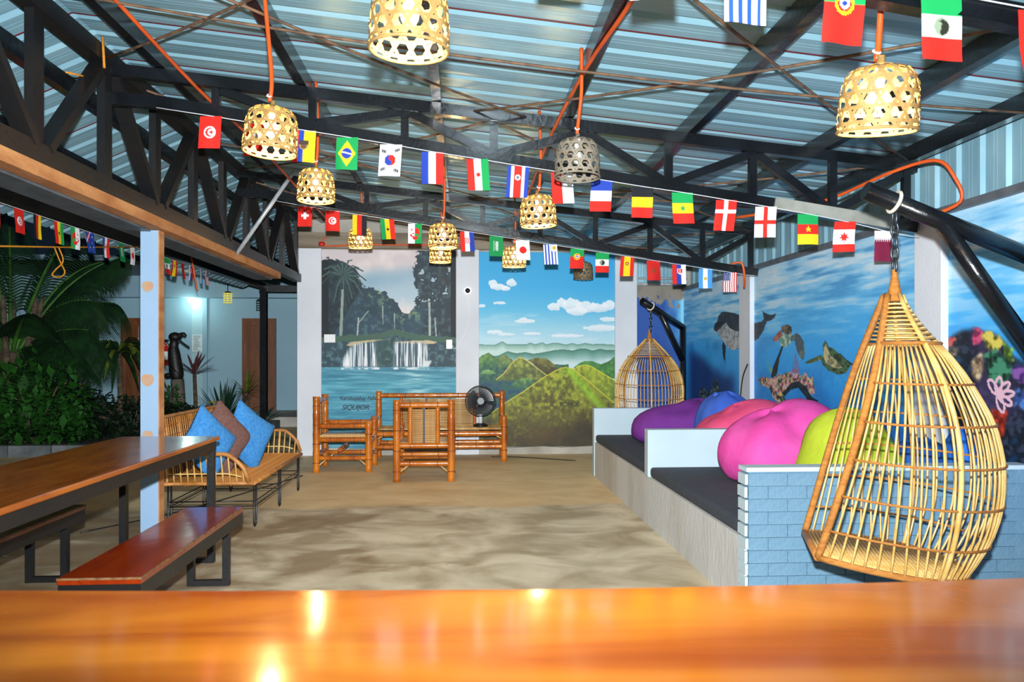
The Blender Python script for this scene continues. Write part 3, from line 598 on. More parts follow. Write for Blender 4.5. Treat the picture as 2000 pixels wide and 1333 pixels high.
# long truss on the garden side
lt = empty('roof_truss', (XL, 5, 2.36), 'deep black ridge truss with rusty lower edge above the white post', 'truss')
MB().b2((XL-.05, -1, 3.24), (XL+.05, YB-.1, 3.34)).build('top_chord', M_BLACKD, lt)
MB().b2((XL-.05, -1, 2.42), (XL+.05, YB-.1, 2.53)).build('bottom_chord', M_BLACKD, lt)
MB().b2((XL-.045, -1, 2.345), (XL+.055, 9.75, 2.42)).build('rusty_plate', M_RUST, lt, 'rusty bare steel strip along the lower edge')
MB().b2((XL-.26, -1, 2.33), (XL-.05, 9.75, 2.345)).build('gutter_flashing', M_GREYT, lt)
sp = .82; ys = [-.6+sp*i for i in range(15)]
for i, y in enumerate(ys):
    if y > YB-.2: break
    MB().b2((XL-.025, y-.05, 2.5), (XL+.025, y+.05, 3.27)).build('vertical_web', M_BLACKD, lt)
    y2 = y+sp
    if y2 < YB-.1:
        a, b = ((y+.07, 2.52), (y2-.07, 3.25)) if i % 2 == 0 else ((y+.07, 3.25), (y2-.07, 2.52))
        MB().beam((XL+.01, a[0], a[1]), (XL+.01, b[0], b[1]), .05, .095, (1, 0, 0)).build('diagonal_web', M_BLACKD, lt)
MB().box((XL-.06, 6.06, 1.17), (.13, .10, 2.34)).build('white_post', mat('chalky_white_steel', '86a6c6', .6, 0, '90aecb', 2), None, 'white steel post with rust patches beside the long table', 'post')
post = [o for o in bpy.data.objects if o.name == 'white_post'][0]
MB().b2((XL+.005, 6.012, 0), (XL+.012, 6.108, 2.34)).build('rusty_face', M_RUST, post)
for z, r in ((1.92, .042), (1.22, .046), (.80, .04)):
    MB().prism([(XL-.072+r*math.cos(a), z+r*math.sin(a)*(1+.15*math.sin(3*a))) for a in [2*PI*k/14 for k in range(14)]], 6.006, 6.011).build('rust_patch', mat('thin_rust_bloom', 'b98a6c', .8, 0, 'a9987f', 20), post)
webx = [-1.6, -.98, -.38, .21, .81, 1.39, 1.97, 2.53, 3.05]
def cross_truss(Y, label):
    t = empty('roof_truss', (0, Y, 2.3), label, 'truss', 'trusses across the roof')
    MB().beam((XL, Y, z_top(XL)-.04), (3.12, Y, z_top(3.12)-.04), .06, .075).build('top_chord', M_BLACK, t)
    MB().beam((-1.95, Y, z_bot(-1.95)+.04), (3.12, Y, z_bot(3.12)+.04), .06, .075).build('bottom_chord', M_BLACK, t)
    for i, x in enumerate(webx):
        MB().b2((x-.025, Y-.022, z_bot(x)+.05), (x+.025, Y+.022, z_top(x)-.06)).build('vertical_web', M_BLACK, t)
        if i+1 < len(webx):
            x2 = webx[i+1]; a, b = ((x+.03, z_bot(x)+.07), (x2-.02, z_top(x2)-.09)) if i % 2 else ((x+.03, z_top(x)-.09), (x2-.02, z_bot(x2)+.07))
            MB().beam((a[0], Y+.005, a[1]), (b[0], Y+.005, b[1]), .045, .055).build('diagonal_web', M_BLACK, t)
    MB().beam((XL, Y, 3.06), (-1.95, Y, z_bot(-1.95)+.04), .055, .08).build('heel_web', M_BLACK, t)
    return t
cross_truss(2.4, 'black lattice truss carrying the nearest string of flags')
cross_truss(5.2, 'black lattice truss spanning the middle of the roof behind the big lanterns')
cross_truss(8.1, 'black lattice truss carrying the flags in front of the wall murals')
# rusty tie rods under the roof
def rod(a, b, label, sag=.05, r=.008):
    za, zb = z_roof(a[0])-.15, z_roof(b[0])-.15
    P = [(a[0]+(b[0]-a[0])*t, a[1]+(b[1]-a[1])*t, za+(zb-za)*t-sag*4*t*(1-t)) for t in [i/10 for i in range(11)]]
    MB().tube(P, r, 6).build('tie_rod', M_RROD, None, label, 'tie rod', 'rusty rods bracing the roof')
for bay, (ya, yb_) in enumerate(((2.4, 5.2), (5.2, 8.1), (8.1, 10.85))):
    nm = ('nearest', 'middle', 'farthest')[bay]
    rod((-2.2, ya+.4), (.45, yb_), 'rusty brace rod on the left of the %s roof bay running away to the right' % nm)
    rod((.3, ya), (-2.2, yb_-.2), 'rusty brace rod on the left of the %s roof bay running away to the left' % nm)
    rod((.1, ya), (3.0, yb_-.1), 'rusty brace rod on the right of the %s roof bay running away to the right' % nm)
    rod((3.0, ya), (.05, yb_), 'rusty brace rod on the right of the %s roof bay running away to the left' % nm)
    rod((-2.2, (ya+yb_)/2+.25), (3.1, (ya+yb_)/2+.25), 'rusty sag rod crossing the %s roof bay from side to side' % nm, .08)
MB().tube([(-2.24, 7.9, 2.40), (-1.67, 7.9, 3.24)], .02, 10).build('tube_brace', M_GALV, None, 'shiny galvanised tube slanting up from the rusty truss', 'tube')
MB().b2((2.1, 5.155, 2.30), (2.95, 5.17, 2.38)).build('batten', mat('grey_weathered_board', '9a9a92', .8, 0, '7f8078', 6), None, 'grey weathered board fixed under the middle truss by the right wall', 'board')
bt = bpy.data.objects['batten']; bt.rotation_euler = (0, math.atan(.152), 0); bt.location.z += .03

# ---- house beyond the garden
M_HOUSE = mat('pale_teal_house_paint', '8aacba', .7, 0, '82a4b4', .8, .05, 30)
hs = empty('wall_house', (-7, 17.6, 0), kind='structure')
MB().b2((-14, 17.6, 0), (-2.2, 17.8, 3.6)).build('house_wall', M_HOUSE, hs)
MB().b2((-14, 17.28, 2.66), (-2.2, 17.6, 3.12)).build('soffit_beam', M_HOUSE, hs)
MB().b2((-5.70, 17.55, .19), (-5.60, 17.6, 2.66)).build('pilaster', M_HOUSE, hs); MB().b2((-3.50, 17.56, .19), (-3.45, 17.6, 2.66)).build('pilaster', M_HOUSE, hs)
MB().b2((-5.94, 17.585, .19), (-5.70, 17.6, 2.66)).build('painted_panel', mat('white_panel_paint', '98b8c0', .6), hs)
MB().b2((-16, 15.6, -.1), (-1.6, 17.6, .19)).build('porch_floor', M_PLASTER, None, kind='structure')
MB().b2((-14, 15.2, 3.12), (-2.2, 17.6, 3.2)).build('house_eave', M_BLACKD, None, kind='structure')
for n_, (x0, x1) in enumerate(((-4.83, -4.11), (-7.42, -6.62))):
    d = empty('door_%d' % (n_+1), ((x0+x1)/2, 17.6, .19), kind='structure')
    MB().b2((x0+.06, 17.52, .19), (x1-.06, 17.56, 2.16)).build('door_leaf', M_DOOR, d)
    for q in (0, 1):
        xa = x0+.13+q*(x1-x0-.26)/2+.02; xb = x0+.13+(q+1)*(x1-x0-.26)/2-.02
        for za, zb in ((.35, .95), (1.05, 2.05)): MB().b2((xa, 17.505, za), (xb, 17.52, zb)).build('door_panel', M_DOOR, d, bevel=.01)
    for xa, xb, za, zb in ((x0, x0+.06, .19, 2.22), (x1-.06, x1, .19, 2.22), (x0+.06, x1-.06, 2.16, 2.22)): MB().b2((xa, 17.49, za), (xb, 17.6, zb)).build('door_frame', M_DOOR, d)
wd = empty('window_1', (-8.5, 17.6, 1.06), kind='structure')
MB().b2((-9.6, 17.57, 1.06), (-7.96, 17.59, 2.13)).build('pane', mat('dark_window_glass', '0c1014', .08, 0, spec=.8), wd)
for a, b in (((-9.66, 1.0), (-7.96, 1.06)), ((-9.66, 2.13), (-7.96, 2.19)), ((-7.98, 1.0), (-7.92, 2.19)), ((-8.8, 1.06), (-8.75, 2.13))): MB().b2((a[0], 17.54, a[1]), (b[0], 17.6, b[1])).build('window_frame', mat('black_window_frame', '14171b', .4), wd)
# ================================================================ BUILT-IN DAYBED
SX0, SX1 = 1.53, XR-.065
sofa = empty('built_in_daybed', (2.3, 6.5, 0), 'long white built-in masonry daybed with low dividers below the sea mural', 'daybed')
MB().b2((SX0, 4.15, 0), (SX1, 8.97, .40)).build('base', M_BASEW, sofa, 'stained plaster base')
pt_near = MB().b2((SX0+.012, 4.13, 0), (SX1, 4.235, .77)).build('divider', M_BRICKB, sofa, 'near divider of grey-blue painted brick')
MB().b2((SX0-.01, 6.33, .40), (SX1, 6.45, .79)).build('divider', M_PART, sofa, bevel=.008)
MB().b2((SX0-.01, 8.95, 0), (SX1, 9.07, .79)).build('divider', M_PART, sofa, bevel=.008)
MB().b2((SX0-.002, 4.118, .772), (SX1, 4.24, .795)).build('coping', M_PART, pt_near, 'thin white coping')
# bricks: painted, slightly proud of their joints
BL, BH = .215, .066; rb = random.Random(3)
bm_ = MB().box((0, 0, 0), (BL-.005, .012, BH+.001)); bme = bm_.mesh('brick', M_BRICKB); bhf = MB().box((0, 0, 0), (BL/2-.005, .012, BH+.001)).mesh('brick', M_BRICKB)
bmw = MB().box((0, 0, 0), (.016, .108, BH-.009)).mesh('brick', M_PART)
for row in range(11):
    z = .034+row*.0695; x = SX0+.01
    if row % 2: inst('brick', bhf, pt_near, (x+BL/4-2.3, 4.129-6.5-rb.random()*.002, z)); x += BL/2
    while x+BL < SX1+.1:
        inst('brick', bme, pt_near, (x+BL/2-2.3, 4.129-6.5-rb.random()*.002, z), (rb.uniform(-.01, .01), 0, 0)); x += BL
    inst('brick', bmw, pt_near, (SX0+.004-2.3-rb.random()*.006, 4.183-6.5, z))
def pad(y0, y1, label):      # soft rectangular mattress with rounded rim
    n = 14; m = 10; P = []
    x0, x1, z0, z1 = SX0+.005, SX1-.02, .402, .485
    mb = MB(); mb.b2((x0, y0, z0), (x1, y1, z1))
    o = mb.build('seat_mattress', M_MAT, None, label, 'mattress', 'charcoal mattresses on the daybed')
    bv = o.modifiers.new('bevel', 'BEVEL'); bv.width = .028; bv.segments = 4
    return o
pad(4.245, 6.325, 'charcoal fabric mattress between the brick divider and the middle divider')
pad(6.455, 8.945, 'charcoal fabric mattress between the middle divider and the far divider')

# ================================================================ BEAN BAGS
def cloth(name, c1, c2): return mat(name, c1, .85, 0, c2, 3, .8, 6, spec=.2)
def beanbag(label, m, c, size, tip, seed, pull=.62, cat='bean bag', name='bean_bag'):
    # a sagging sack: flattened base, one pulled-up tip with folds running out of it
    r = random.Random(seed); ph = [r.uniform(0, 6.28) for _ in range(6)]; root = empty(name, (c[0], c[1], c[2]), label, cat, 'bean bags on the daybed')
    n, k = 40, 26; P = []; tv = Vector(tip).normalized()
    for i in range(k+1):
        th = PI*i/k; row = []
        for j in range(n):
            a = 2*PI*j/n; d = Vector((math.sin(th)*math.cos(a), math.sin(th)*math.sin(a), -math.cos(th)))
            q = d.dot(tv); s = 1+.05*math.sin(3*a+ph[0])+.03*math.sin(5*a+ph[1])*math.sin(th)
            if q > .45: s += pull*((q-.45)/.55)**2.0
            # fold ridges running out of the tip
            e1 = tv.orthogonal().normalized(); e2 = tv.cross(e1); ang = math.atan2(d.dot(e2), d.dot(e1))
            s += .035*math.sin(7*ang+ph[2])*max(0, 1-abs(q-.55)/.5)+.015*math.sin(13*ang+ph[3])*max(0, q)
            p = Vector((d.x*size[0]*s, d.y*size[1]*s, d.z*size[2]*s))
            if p.z < -size[2]*.62: p.z = -size[2]*.62+(p.z+size[2]*.62)*.1
            row.append((c[0]+p.x, c[1]+p.y, c[2]+p.z+size[2]*.66))
        P.append(row)
    mb = MB().grid(P, True, True); mb.build('sack', m, root)
    e1 = tv.orthogonal().normalized(); base = Vector((c[0], c[1], c[2]+size[2]*.66))
    sm = [base+Vector((q.x*size[0], q.y*size[1], q.z*size[2]))*1.035 for q in [(Vector((math.cos(a), 0, 0))+Vector((0, .3, 1))*math.sin(a)).normalized() for a in [PI*.12+PI*.76*t/12 for t in range(13)]]]
    tp = base+Vector((tv.x*size[0], tv.y*size[1], tv.z*size[2]))*(.98+pull)
    MB().tube([base+(tp-base)*.93, tp, tp+tv*.02], [.035, .03, .012], 8).build('tied_tip', m, root)
    return root
zs = .485
beanbag('big pink bean bag leaning on the middle divider', cloth('pink_cloth', 'd8489e', 'e05cae'), (2.24, 5.55, zs), (.37, .36, .30), (.75, .1, .62), 1)
beanbag('yellow-green bean bag behind the hanging chair', cloth('lime_cloth', 'a9bb2c', 'b8c83c'), (2.50, 4.86, zs), (.32, .34, .25), (-.05, .1, 1), 2)
beanbag('blue bean bag between the pink and the yellow-green ones', cloth('blue_cloth_b', '2f7cc4', '3a88ce'), (2.80, 5.45, zs), (.28, .30, .29), (.1, .2, 1), 3, .25)
beanbag('dark blue bean bag lowest behind the hanging chair', cloth('blue_cloth_c', '2458a8', '2c62b4'), (2.86, 4.78, zs), (.24, .26, .17), (.2, 0, 1), 4)
beanbag('dark purple bean bag nearest the far hanging chair', cloth('purple_cloth', '6a2f86', '74368e'), (2.52, 8.20, zs), (.36, .36, .27), (-.9, -.05, -.12), 5, 1.0)
beanbag('violet bean bag at the column behind the dark purple one', cloth('violet_cloth', '8f3aa8', '983fb0'), (2.90, 8.50, zs), (.19, .24, .25), (.1, 0, 1), 6, .15)
beanbag('coral-pink bean bag between the blue and the big pink ones', cloth('coral_cloth', 'e0507e', 'e65c88'), (2.44, 6.90, zs), (.36, .36, .25), (.5, -.1, .6), 7)
beanbag('royal blue bean bag behind the coral-pink one', cloth('blue_cloth_a', '3d62c4', '466ccc'), (2.62, 7.58, zs), (.32, .32, .30), (-.3, 0, .9), 8, .2)
beanbag('blue bean bag at the right edge behind the brick divider', cloth('blue_cloth_d', '2264c0', '2a6cc8'), (2.96, 4.46, zs+.0), (.13, .17, .21), (0, 0, 1), 9)

# ================================================================ TABLE, BENCHES, BAR COUNTER
t = empty('dining_table', (-1.98, 3.8, 0), 'long varnished wooden table with black steel frame on the left', 'table')
MB().b2((-2.31, 2.0, .822), (-1.655, 5.46, .85)).build('table_top', M_TABLE, t, bevel=.006)
for a, b in (((-2.29, 2.02, .755), (-2.25, 5.44, .822)), ((-1.715, 2.02, .755), (-1.675, 5.44, .822)), ((-2.25, 5.40, .755), (-1.715, 5.44, .822)), ((-2.25, 2.02, .755), (-1.715, 2.06, .822))): MB().b2(a, b).build('apron_rail', M_BLACKD, t)
for y in (5.40, 2.1):
    for x in (-2.27, -1.695): MB().b2((x-.022, y-.022, 0), (x+.022, y+.022, .755)).build('leg', M_BLACKD, t)
    MB().b2((-2.25, y-.02, .0), (-1.715, y+.02, .035)).build('foot_rail', M_BLACKD, t)
def bench(x0, x1, y0, y1, label):
    b = empty('wooden_bench', ((x0+x1)/2, (y0+y1)/2, 0), label, 'bench', 'benches at the long table')
    s = MB().b2((x0, y0, .425), (x1, y1, .455)).build('seat_board', M_BENCH, b, bevel=.004)
    MB().b2((x0+.004, y0+.004, .355), (x0+.034, y1-.004, .425)).build('seat_rail', M_BLACKD, b); MB().b2((x1-.034, y0+.004, .355), (x1-.004, y1-.004, .425)).build('seat_rail', M_BLACKD, b)
    MB().b2((x0+.034, y0+.004, .355), (x1-.034, y0+.034, .425)).build('seat_rail', M_BLACKD, b); MB().b2((x0+.034, y1-.034, .355), (x1-.034, y1-.004, .425)).build('seat_rail', M_BLACKD, b)
    mw = mat('worn_wood_edge', '8a6a44', .7, 0, '6a3c1c', 30)
    MB().b2((x1-.004, y0, .446), (x1+.0015, y1, .4555)).build('worn_edge', mw, s); MB().b2((x0, y0-.0015, .446), (x1, y0+.004, .4555)).build('worn_edge', mw, s)
    for y in (y1-.12, y0+.12):
        for x in (x0+.07, x1-.07): MB().b2((x-.02, y-.02, 0), (x+.02, y+.02, .36)).build('leg', M_BLACKD, b)
        MB().b2((x0+.09, y-.018, 0), (x1-.09, y+.018, .034)).build('foot_rail', M_BLACKD, b)
bench(-1.715, -1.365, 3.42, 4.98, 'red varnished bench with scuffed edges on the room side of the table')
bench(-2.735, -2.385, 2.6, 5.12, 'dark bench in the shadow on the garden side of the table')
# bar counter slab: live edge, slightly bowed
n = 40; P = []
ed = [(-2.2+4.6*i/n, 0) for i in range(n+1)]
def cedge(x): return 1.012-.0637*x+.004*math.sin(x*5+.4)+(.11*(x-.1)**1.5 if x > .1 else 0)
top = MB(); poly = [(-2.4, -.35)]+[(2.4, -.35)]+[(x, cedge(x)) for x in [2.4-4.8*i/48 for i in range(49)]]
top.prism([(x, y) for x, y in poly], 1.02, 1.1, 'z')
ct = empty('bar_counter', (0, .4, 0), 'orange varnished wooden bar counter in the foreground', 'counter')
top.build('counter_top', M_COUNTER, ct, bevel=.012)
MB().b2((-2.3, .55, 0), (2.3, .68, 1.02)).build('counter_front', M_PLASTER, ct)

# ================================================================ BAMBOO SET
def bpole(mb_list, a, b, r, name, parent, nodes=True):
    a, b = Vector(a), Vector(b); L = (b-a).length; n = max(2, int(L/.22)); pts = []; rs = []
    for i in range(n*6+1):
        t = i/(n*6); d = abs((t*n+.5) % 1-.5); pts.append(a+(b-a)*t); rs.append(r*(1+.10*math.exp(-(d/.06)**2)))
    o = MB().tube(pts, rs, 14).build(name, M_BAMB, parent)
    if nodes:
        for i in range(n):
            t = (i+.5)/n; c = a+(b-a)*t; u = (b-a).normalized(); MB().tube([c-u*.004, c+u*.004], r*1.125, 14).build('node_ring', M_BAMBN, o)
    return o
def slat_panel(parent, x0, x1, y, z0, z1, h=.022):      # horizontal split-bamboo strips
    n = int((z1-z0)/h); me = MB().tube([(x0-(x0+x1)/2, 0, 0), ((x1-x0)/2, 0, 0)], .0095, 6).mesh('slat', M_BAMBS)
    for i in range(n):
        inst('slat', me, parent, (((x0+x1)/2), y, z0+h*(i+.5)), (random.uniform(0, 3), 0, 0))
def bamboo_seat(W, D, slats, label, name, cat):      # back at y=0, front at y=D (towards +y); centred on x
    t = empty(name, (0, 0, 0), label, cat, 'bamboo furniture by the murals'); r = .04; h = W/2
    for s in (-1, 1):
        bpole(None, (s*h, 0, 0), (s*h, 0, .91), r, 'back_post', t); bpole(None, (s*h, D, 0), (s*h, D, .61), r, 'front_post', t)
        bpole(None, (s*h, .03, .555), (s*h, D-.03, .555), .028, 'arm_rail', t); bpole(None, (s*h, .03, .39), (s*h, D-.03, .39), .028, 'side_rail', t); bpole(None, (s*h, .03, .17), (s*h, D-.03, .17), .026, 'side_rail', t)
    bpole(None, (-h, 0, .85), (h, 0, .85), .032, 'top_rail', t); bpole(None, (-h, 0, .40), (h, 0, .40), .03, 'seat_rail', t)
    bpole(None, (-h, D, .37), (h, D, .37), .036, 'seat_rail', t); bpole(None, (-h, D, .20), (h, D, .20), .03, 'foot_rail', t); bpole(None, (-h, 0, .20), (h, 0, .20), .03, 'foot_rail', t)
    if D > .5 and W < 1:
        bpole(None, (-h, D*.45, .27), (h, D*.45, .27), .026, 'foot_rail', t)
    a, b = slats
    bpole(None, (a-.022, -.005, .41), (a-.022, -.005, .83), .024, 'back_stile', t, False); bpole(None, (b+.022, -.005, .41), (b+.022, -.005, .83), .024, 'back_stile', t, False)
    slat_panel(t, a, b, 0, .43, .82)
    if W < 1: MB().b2((-.012, -.016, .42), (.012, -.008, .83)).build('dark_batten', mat('dark_batten', '23170f', .5), t)
    else:
        for x in (a+(b-a)/3, a+2*(b-a)/3): MB().b2((x-.012, .010, .42), (x+.012, .02, .83)).build('dark_batten', mat('dark_batten', '23170f', .5), t)
    me = MB().tube([(-h+.03, 0, 0), (h-.03, 0, 0)], .014, 7).mesh('seat_slat', M_BAMBS); n = int((D-.06)/.031)
    for i in range(n): inst('seat_slat', me, t, (0, .04+i*.031, .425))
    for s in (-1, 1):      # thin corner braces
        for y in (0, D):
            MB().tube([(s*(h-.03), y, .30 if y else .10), (s*(h-.13), y, .355 if y else .185)], .008, 6).build('brace', M_BAMBS, t)
        MB().tube([(s*h, .03, .08), (s*h, .11, .15)], .008, 6).build('brace', M_BAMBS, t); MB().tube([(s*h, D-.03, .08), (s*h, D-.11, .15)], .008, 6).build('brace', M_BAMBS, t)
    return t
ch = bamboo_seat(.60, .62, (-.13, .13), 'bamboo armchair with its slatted back towards the room', 'bamboo_chair', 'chair')
ch2 = copy_tree(ch); ch2['label'] = 'bamboo armchair seen from its side, left of the bamboo settee'
ch.location = (-.425, 8.72, 0)
ch2.location = (-1.745, 9.78, 0); ch2.rotation_euler = (0, 0, -PI/2)
st = bamboo_seat(1.70, .55, (-.45, .52), 'long bamboo settee against the mural wall', 'bamboo_settee', 'settee')
st.location = (-.30, 10.87, 0); st.rotation_euler = (0, 0, PI); st.scale = (1, 1, 1)

# ---- electric fan on the settee
fan = empty('electric_fan', (.245, 10.55, .44), 'black electric desk fan standing on the bamboo settee', 'fan')
fx, fy, fz = .245, 10.50, .79
MB().lathe([(.10, 0), (.10, .02), (.07, .035), (.03, .045)], 24, (fx, 10.55, .445)).build('base', M_BPLAST, fan)
MB().tube([(fx, 10.55, .48), (fx, 10.55, .70), (fx, 10.56, .76)], [.028, .022, .03], 14).build('stem', M_WPLAST, fan)
MB().tube([(fx, 10.60, fz), (fx, 10.52, fz)], [.04, .06], 16).build('motor', M_BPLAST, fan)
M_FANB = mat('smoke_plastic_blade', '1b2129', .3)
for k in range(3):
    a0 = k*2*PI/3; P = []
    for i in range(7):
        rr = .035+.14*i/6; P.append([(fx+rr*math.cos(a0+s), fy-.02+.02*(s-.6), fz+rr*math.sin(a0+s)) for s in [q*1.7/6 for q in range(7)]])
    MB().grid(P).build('blade', M_FANB, fan)
MB().tube([(fx, fy-.05, fz), (fx, fy-.06, fz)], .045, 18).build('hub_badge', mat('grey_badge', '59636e', .4), fan)
cg = MB()
for r_, yo in ((.205, 0), (.20, -.045), (.15, -.055), (.10, -.06), (.205, .02), (.175, -.05), (.125, -.057)):
    cg.tube(arc((fx, fy+yo, fz), r_, 0, 2*PI, 40, (1, 0, 0), (0, 0, 1))[:-1], .003 if yo else .007, 6, True)
for k in range(54):
    a = 2*PI*k/54; cx, cz = math.cos(a), math.sin(a)
    cg.tube([(fx+.045*cx, fy-.06, fz+.045*cz), (fx+.17*cx, fy-.05, fz+.17*cz), (fx+.205*cx, fy-.01, fz+.205*cz), (fx+.17*cx, fy+.05, fz+.17*cz), (fx+.06*cx, fy+.06, fz+.06*cz)], .0022, 4, caps=False)
cg.build('cage', M_BPLAST, fan)

# ================================================================ RATTAN BENCH WITH CUSHIONS
rt = empty('rattan_bench', (-2.03, 7.35, 0), 'rattan garden bench with black hairpin legs by the white post', 'bench')
x0, x1, y0, y1, zs_ = -2.40, -1.68, 6.42, 8.28, .37
rim = lambda z, g=0: [Vector(p) for p in ((x0-g, y0+.1, z), (x0-g, y1-.1, z))]
MB().tube(smooth_pts([(x1, y0, zs_), (x0+.1, y0, zs_), (x0, y0+.1, zs_), (x0, y1-.1, zs_), (x0+.1, y1, zs_), (x1, y1, zs_)], 4), .016, 8).build('seat_rim', M_RATTB, rt)
MB().tube([(x1, y0, zs_), (x1, y1, zs_)], .018, 8).build('front_rim', M_RATTB, rt)
sme = MB().tube([(x0, 0, 0), (x1, 0, 0)], .0075, 5).mesh('seat_rod', M_RATTB)
for i in range(int((y1-y0)/.021)): inst('seat_rod', sme, rt, (2.03, y0+.01+i*.021-7.35, zs_))
for x in (x0+.18, x0+.36, x0+.54): MB().tube([(x, y0, zs_-.012), (x, y1, zs_-.012)], .01, 6).build('seat_bearer', M_RATTB, rt)
# upper rail: arms .60 high at both ends, back .88 high, flaring outwards
def rail_pt(t):      # t 0..1 around near arm, back, far arm
    L1, L2 = .66, 1.9; L = 2*L1+L2; s = t*L
    if s < L1: return x1-.02-s*(x1-x0)/L1, y0, s/L1, 0
    if s < L1+L2: return x0, y0+(s-L1)/L2*(y1-y0), 1, 1
    return x0+(s-L1-L2)*(x1-x0-.02)/L1, y1, 1-(s-L1-L2)/L1, 2
def rail_z(t):
    x, y, q, seg = rail_pt(t)
    if seg == 1:
        e = min(y-y0, y1-y)/.16; return .62+.27*min(1, max(0, e))**.5
    return zs_+.02+(.225)*min(1, (q*4.2))**.5
def rail_xyz(t, f=1.):      # f 0 at the seat, 1 at the rail
    x, y, q, seg = rail_pt(t); z = zs_+(rail_z(t)-zs_)*f; g = .07*f
    return Vector((x-(g if seg == 1 else 0), y-(g if seg == 0 else 0)+(g if seg == 2 else 0), z))
rp = [rail_xyz(i/90) for i in range(91)]
MB().tube([tuple(p) for p in rp], .017, 8).build('top_rail', M_RATTB, rt)
for i in range(1, 64):
    t_ = i/64; MB().tube([tuple(rail_xyz(t_, f)) for f in (0, .33, .66, 1)], .0065 if i % 6 else .012, 5).build('spindle', M_RATTAN if (t_ < .2 or t_ > .8) else M_RATTB, rt)
for f in (.33, .52, .70, .86):
    a, b = (.2, .8) if f > .5 else (.02, .98)
    MB().tube([tuple(rail_xyz(a+(b-a)*i/60, f)) for i in range(61)], .007, 5).build('weave_rail', M_RATTAN if f < .5 else M_RATTB, rt)
def hairpin(x, y):
    p = [(x, y-.035, zs_-.01), (x, y-.035, .05)]+[tuple(q) for q in arc((x, y, .043), .035, PI, 2*PI, 6, (0, 1, 0), (0, 0, 1))]+[(x, y+.035, .05), (x, y+.035, zs_-.01)]
    MB().tube(p, .007, 6).build('leg', M_BPLAST, rt)
for x in (x1-.01, x0+.03):
    for y in (6.50, 7.36, 8.18): hairpin(x, y)
for z in (.17, .21):
    MB().tube([(x1-.01, 6.5, z), (x1-.01, 8.18, z)], .005, 5).build('stretcher', M_BPLAST, rt); MB().tube([(x0+.03, 6.5, z), (x0+.03, 8.18, z)], .005, 5).build('stretcher', M_BPLAST, rt)
    for y in (6.5, 7.36, 8.18): MB().tube([(x0+.03, y, z), (x1-.01, y, z)], .005, 5).build('stretcher', M_BPLAST, rt)
def cushion(label, m, c, sz, rotz, lean, spin):
    n = 20; mb = MB(); A = []; B = []
    for i in range(n+1):
        ra = []; rb_ = []
        for j in range(n+1):
            u, v = 2*i/n-1, 2*j/n-1; k = 1-.10*(1-u*u)*0; pin = 1-.10*((1-abs(u))*abs(v)**3+(1-abs(v))*abs(u)**3)*1.2
            th = .085*((1-u**4)*(1-v**4))**.6; ra.append((u*sz*pin, -th, v*sz*pin)); rb_.append((u*sz*pin, th, v*sz*pin))
        A.append(ra); B.append(rb_)
    mb.grid(A); mb.grid(B); R = Matrix.Rotation(rotz, 3, 'Z') @ Matrix.Rotation(lean, 3, 'X') @ Matrix.Rotation(spin, 3, 'Y')
    mb.v = [tuple(Vector(c)+R @ Vector(v)) for v in mb.v]
    o = mb.build('cushion', m, None, label, 'cushion', 'cushions on the rattan bench'); return o
M_CB = mat('blue_linen', '2f7fc8', .9, 0, '4794d8', 40, .3, 160); M_CBR = mat('brown_linen', '6b4a44', .9, 0, '7c5a54', 40, .3, 160)
cushion('bright blue cushion at the near end of the rattan bench', M_CB, (-2.14, 6.72, .66), .24, math.radians(62), math.radians(-8), math.radians(42))
cushion('brown cushion between two blue ones on the rattan bench', M_CBR, (-2.10, 7.02, .67), .25, math.radians(60), math.radians(-8), math.radians(46))
cushion('bright blue cushion at the middle of the rattan bench beside the brown one', M_CB, (-1.97, 7.32, .66), .25, math.radians(58), math.radians(-6), math.radians(35))
# ================================================================ HANGING EGG CHAIRS
EGG_W = [(0, .008), (.06, .016), (.10, .028), (.14, .055), (.168, .09), (.24, .165), (.32, .24), (.44, .34), (.59, .405), (.74, .432), (.90, .43), (1.02, .415), (1.15, .395), (1.27, .375), (1.34, .36)]      # half width across
EGG_B = [(0, .008), (.06, .014), (.10, .02), (.14, .032), (.20, .062), (.278, .115), (.40, .225), (.50, .295), (.68, .395), (.845, .435), (.99, .435), (1.10, .415), (1.20, .375), (1.30, .315), (1.34, .285)]      # depth of the back
SB = 1.34
def lerp_s(T, s):
    f = lambda q: float(np.interp(q, [p[0] for p in T], [p[1] for p in T])); return (f(s-.04)+2*f(s)+f(s+.04))/4 if s > .08 and s < SB-.03 else f(s)
def egg_pt(s, t, dr=0.):      # s down from the apex, t 0..1 around the shell from one side of the opening to the other (opening faces +x)
    w_, b, d = lerp_s(EGG_W, s)+dr, lerp_s(EGG_B, s)+dr, .005+.36*s/SB; be = math.radians(135)*(2*t-1); c = math.cos(be)
    x = -b*c if c > 0 else -d/.7071*c; return (x, w_*math.sin(be), -s+.12*x*(s/SB)**2)
def egg_rs(s): return lerp_s(EGG_W, s)
